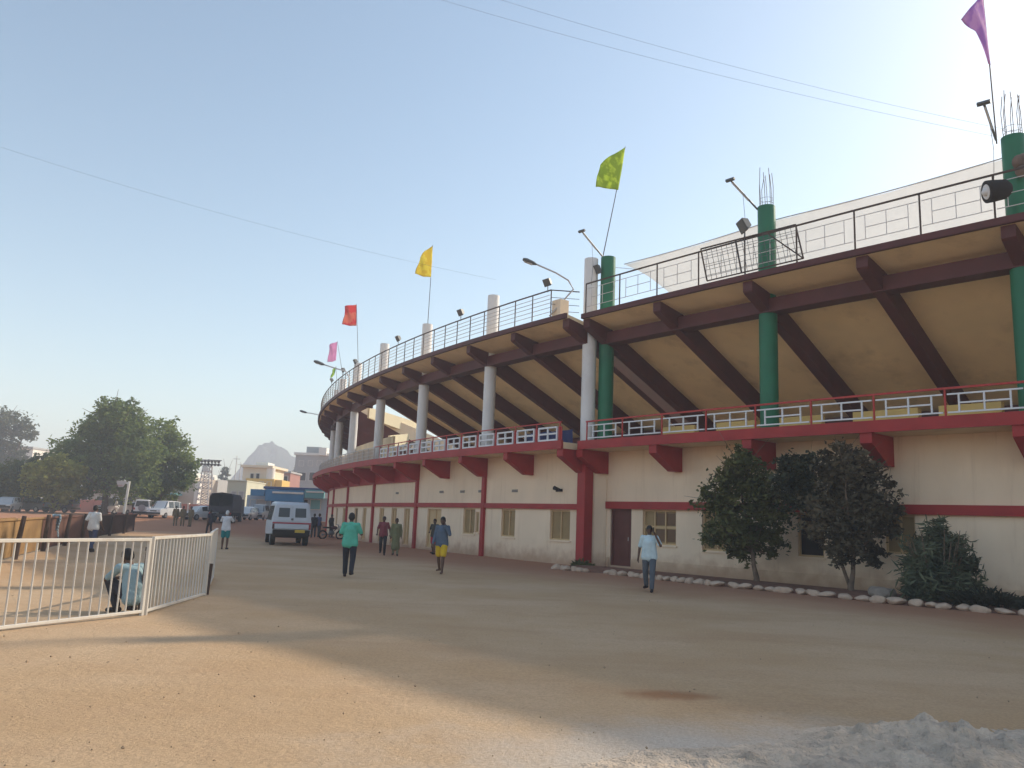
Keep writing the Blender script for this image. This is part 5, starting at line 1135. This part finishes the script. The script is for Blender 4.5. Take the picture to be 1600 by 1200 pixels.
mb = MB(); a = pix(423, 731, 140); bz = pix(423, 750, 140).z; mb.tube([V(a.x, 140.3, bz), V(a.x, 140.3, a.z)], .75, 20); mb.build('corner_turret', wht, t, smooth='auto')
for a in (392, 401): fwin(t, 140, a, a + 4, 740, 748)
for a in (393, 406, 418): fwin(t, 139.5, a, a + 5, 753, 760, yel)
t = building(440, 165, 'dull red house half hidden behind the yellow house'); wbox(t, 'wall', 165, 428, 454, 739, None, 8, rdw); wbox(t, 'roof_slab', 165, 426, 456, 736, 739, 9, gry, off=.5); fwin(t, 165, 432, 437, 744, 752); fwin(t, 165, 444, 449, 744, 752)
t = building(488, 185, 'pale multi storey block with dark openings beside the stadium end'); wbox(t, 'wall', 185, 462, 530, 712, None, 12, gry); wbox(t, 'roof_block', 185, 476, 500, 697, 712, 8, gry, off=-2); wbox(t, 'parapet', 185, 460, 532, 708, 712, 12.5, wht, off=.3)
for a in (464, 484, 502): fwin(t, 185, a, a + 13, 738, 751)
for a in (468, 482, 496): fwin(t, 185, a, a + 6, 720, 728, gry)
wbox(t, 'sunlit_wall', 185, 500, 512, 700, 712, 3, wht, off=1)  # sunlight on this wall piece is put in as white paint
t = building(455, 108, 'row of low shops under blue and teal signboards beyond the van', 'shops'); wbox(t, 'wall', 108, 386, 515, 776, None, 8, lbl); wbox(t, 'roof', 108, 415, 514, 762, 766, 9, dbl, off=1)
wbox(t, 'signboard', 108, 396, 418, 765, 775, .5, blu, 'blue signboard', off=1.2); wbox(t, 'signboard', 108, 419, 479, 766, 784, .5, blu, 'long blue signboard', off=1.2); wbox(t, 'signboard', 108, 480, 510, 766, 779, .5, teal, 'teal signboard', off=1.2); wbox(t, 'sign_stripe', 108, 430, 478, 769, 772, .1, wht, off=1.32); wbox(t, 'sign_stripe', 108, 482, 509, 768, 770.5, .1, wht, off=1.32)
for a, b2, m_ in ((392, 400, lbl), (402, 414, gry), (424, 440, dbl), (446, 462, gry), (468, 480, M_['dark']), (486, 500, teal)): fwin(t, 108, a, b2, 781, 796, m_)
t = building(25, 175, 'pale house glimpsed behind the hazy tree at the left edge'); wbox(t, 'wall', 175, -10, 52, 700, None, 10, wht); fwin(t, 175, 26, 34, 715, 726); fwin(t, 175, 5, 14, 715, 726); wbox(t, 'roof_slab', 175, -12, 54, 697, 700, 11, gry, off=.5)
t = building(120, 135, 'low pink and grey house behind the tallest tree'); wbox(t, 'wall', 135, 70, 250, 768, None, 9, bei); wbox(t, 'roof', 135, 66, 254, 764, 768, 10.5, rdw, off=.7)
for a in range(80, 245, 24): fwin(t, 135, a, a + 8, 776, 786)
# lattice floodlight mast
Y = 112; b = spot(324, Y); t = thing('floodlight_mast', b, 'lattice mast with a wide dark bank of floodlights on top', 'mast'); top = pix(324, 728, Y)
m = MB(); w0, w1 = .9, .45
for i in (-1, 1):
    for j in (-1, 1): m.tube([V(b.x + i * w0, Y + j * w0, b.z), V(b.x + i * w1, Y + j * w1, top.z)], .09, 6)
nb = 9
for k in range(nb):
    z0, z1 = b.z + (top.z - b.z) * k / nb, b.z + (top.z - b.z) * (k + 1) / nb; a0 = w0 + (w1 - w0) * k / nb; a1 = w0 + (w1 - w0) * (k + 1) / nb
    for j in (-1, 1):
        m.tube([V(b.x - a0, Y + j * a0, z0), V(b.x + a1, Y + j * a1, z1)], .05, 5); m.tube([V(b.x + a0, Y + j * a0, z0), V(b.x - a1, Y + j * a1, z1)], .05, 5); m.tube([V(b.x - a1, Y + j * a1, z1), V(b.x + a1, Y + j * a1, z1)], .05, 5)
m.build('lattice_tower', M_['galv'], t)
a, c = pix(309, 717, Y), pix(345, 728, Y); m = MB(); m.box(((a.x + c.x) / 2, Y + .15, a.z - .1), (c.x - a.x, .15, .12)); m.box(((a.x + c.x) / 2, Y + .15, c.z + .1), (c.x - a.x, .15, .12)); m.box((b.x, Y + .15, (a.z + c.z) / 2), (.2, .16, a.z - c.z)); m.build('lamp_frame', M_['steel'], t)
for i in range(7):
    for j in range(2):
        x = a.x + (c.x - a.x) * (i + .5) / 7; z = c.z + (a.z - c.z) * (j + .5) / 2; m = MB(); m.tube([V(x, Y + .05, z), V(x, Y - .35, z - .12)], [.13, .20], 12); m.build('lamp', M_['steel'], t, smooth='auto')
m = MB(); q = pix(323, 733, Y); m.tube([V(q.x, Y - .6, q.z), V(q.x, Y - .45, q.z)], [.38, .36], 18); m.tube([V(q.x, Y - .5, q.z), V(q.x, Y + .3, q.z)], .05, 6); m.build('round_lamp', wht, t, smooth='auto')
for px, yt, Y, lb in ((368, 712, 125, 'thin tall grey pole beside the cream house'), (375, 722, 150, 'thin shorter pole right behind the tall grey pole')):
    b = spot(px, Y); t_ = pix(px, yt, Y); m = MB(); m.tube([b, V(b.x, b.y, t_.z)], [.10, .05], 8); m.box((b.x, b.y, t_.z - .5), (1.1, .08, .08)); tag(m.build('utility_pole', M_['galv'], origin=b), lb, 'pole')
# white post with a board and hoop
Y = 66; b = spot(202.5, Y); t = thing('basketball_stand', b, 'white leaning post with a pale backboard and hoop beyond the dark fence', 'basketball hoop'); tp = pix(202, 752, Y)
m = MB(); m.tube([b, tp], .10, 12); m.tube([tp - V(0, 0, .15), pix(190, 755, Y)], .06, 8); m.build('post', wht, t); a, c = pix(183, 751, Y), pix(197, 761, Y)
m = MB(); q = [V(a.x, Y - .1, a.z), V(c.x, Y - .1, a.z), V(c.x - .05, Y - .1, a.z - .2), V(c.x - .22, Y - .1, c.z), V(a.x + .2, Y - .1, c.z), V(a.x + .05, Y - .1, a.z - .2)]; m.prism(q, V(0, .06, 0)); m.build('backboard', pmat('pale_board', (.52, .48, .46)), t)
m = MB(); cx = (a.x + c.x) / 2; m.tube([V(cx + .23 * math.cos(w), Y - .38 + .23 * math.sin(w), c.z + .12) for w in np.linspace(0, 2 * math.pi, 21)], .02, 6); m.build('hoop', rdw, t)
# rocky hill far behind
from mathutils import noise as mnoise
def hill():
    prof = [(340, 797), (365, 775), (380, 748), (392, 726), (402, 713), (412, 700), (419, 694), (425, 692), (432, 696), (446, 705), (456, 714), (464, 732), (475, 760), (500, 797)]; Y = 760
    nx, ny = 220, 60; vs = []
    xs = [p[0] for p in prof]; ys = [p[1] for p in prof]
    for j in range(ny + 1):
        v = j / ny; yy = Y - 80 + 160 * v; env = math.sin(math.pi * v) ** .7 if 0 < v < 1 else 0
        for i in range(nx + 1):
            px = 340 + 160 * i / nx; P = pix(px, np.interp(px, xs, ys), Y); n_ = mnoise.fractal(Vector((P.x * .10, yy * .10, 1)), .9, 2, 6)
            vs.append((P.x, yy, max(-2, (P.z) * env * (1 + .03 * n_) + n_ * 1.6 * env)))
    fs = [(j * (nx + 1) + i, j * (nx + 1) + i + 1, (j + 1) * (nx + 1) + i + 1, (j + 1) * (nx + 1) + i) for j in range(ny) for i in range(nx)]
    m = MB(); m.add(vs, fs); o = m.build('hill', mat('scrubby_rock', (.035, .045, .028), .95, .4, .12, bump=1, bscale=.5, stain=(.08, .08, .065), stain_scale=.06, stain_amt=.6), smooth=True, origin=(-220, Y, 0)); tag(o, 'steep rocky hill with scrub in the haze', 'hill', kind='structure')
hill()
# ------------------------------------------------------------------ haze: one closed box of even air round everything
HAZE_DENSITY = .0016
hm = bpy.data.materials.new('pale_haze'); hm.use_nodes = True; nt = hm.node_tree; nt.nodes.clear(); o_ = nt.nodes.new('ShaderNodeOutputMaterial'); pv = nt.nodes.new('ShaderNodeVolumePrincipled')
pv.inputs['Color'].default_value = (.78, .85, .95, 1); pv.inputs['Density'].default_value = HAZE_DENSITY; pv.inputs['Anisotropy'].default_value = 0.0; nt.links.new(pv.outputs[0], o_.inputs['Volume'])
m = MB(); m.box((0, 0, 34), (1850, 1850, 70)); tag(m.build('haze', hm), 'thin pale haze in the air', 'haze', kind='stuff')
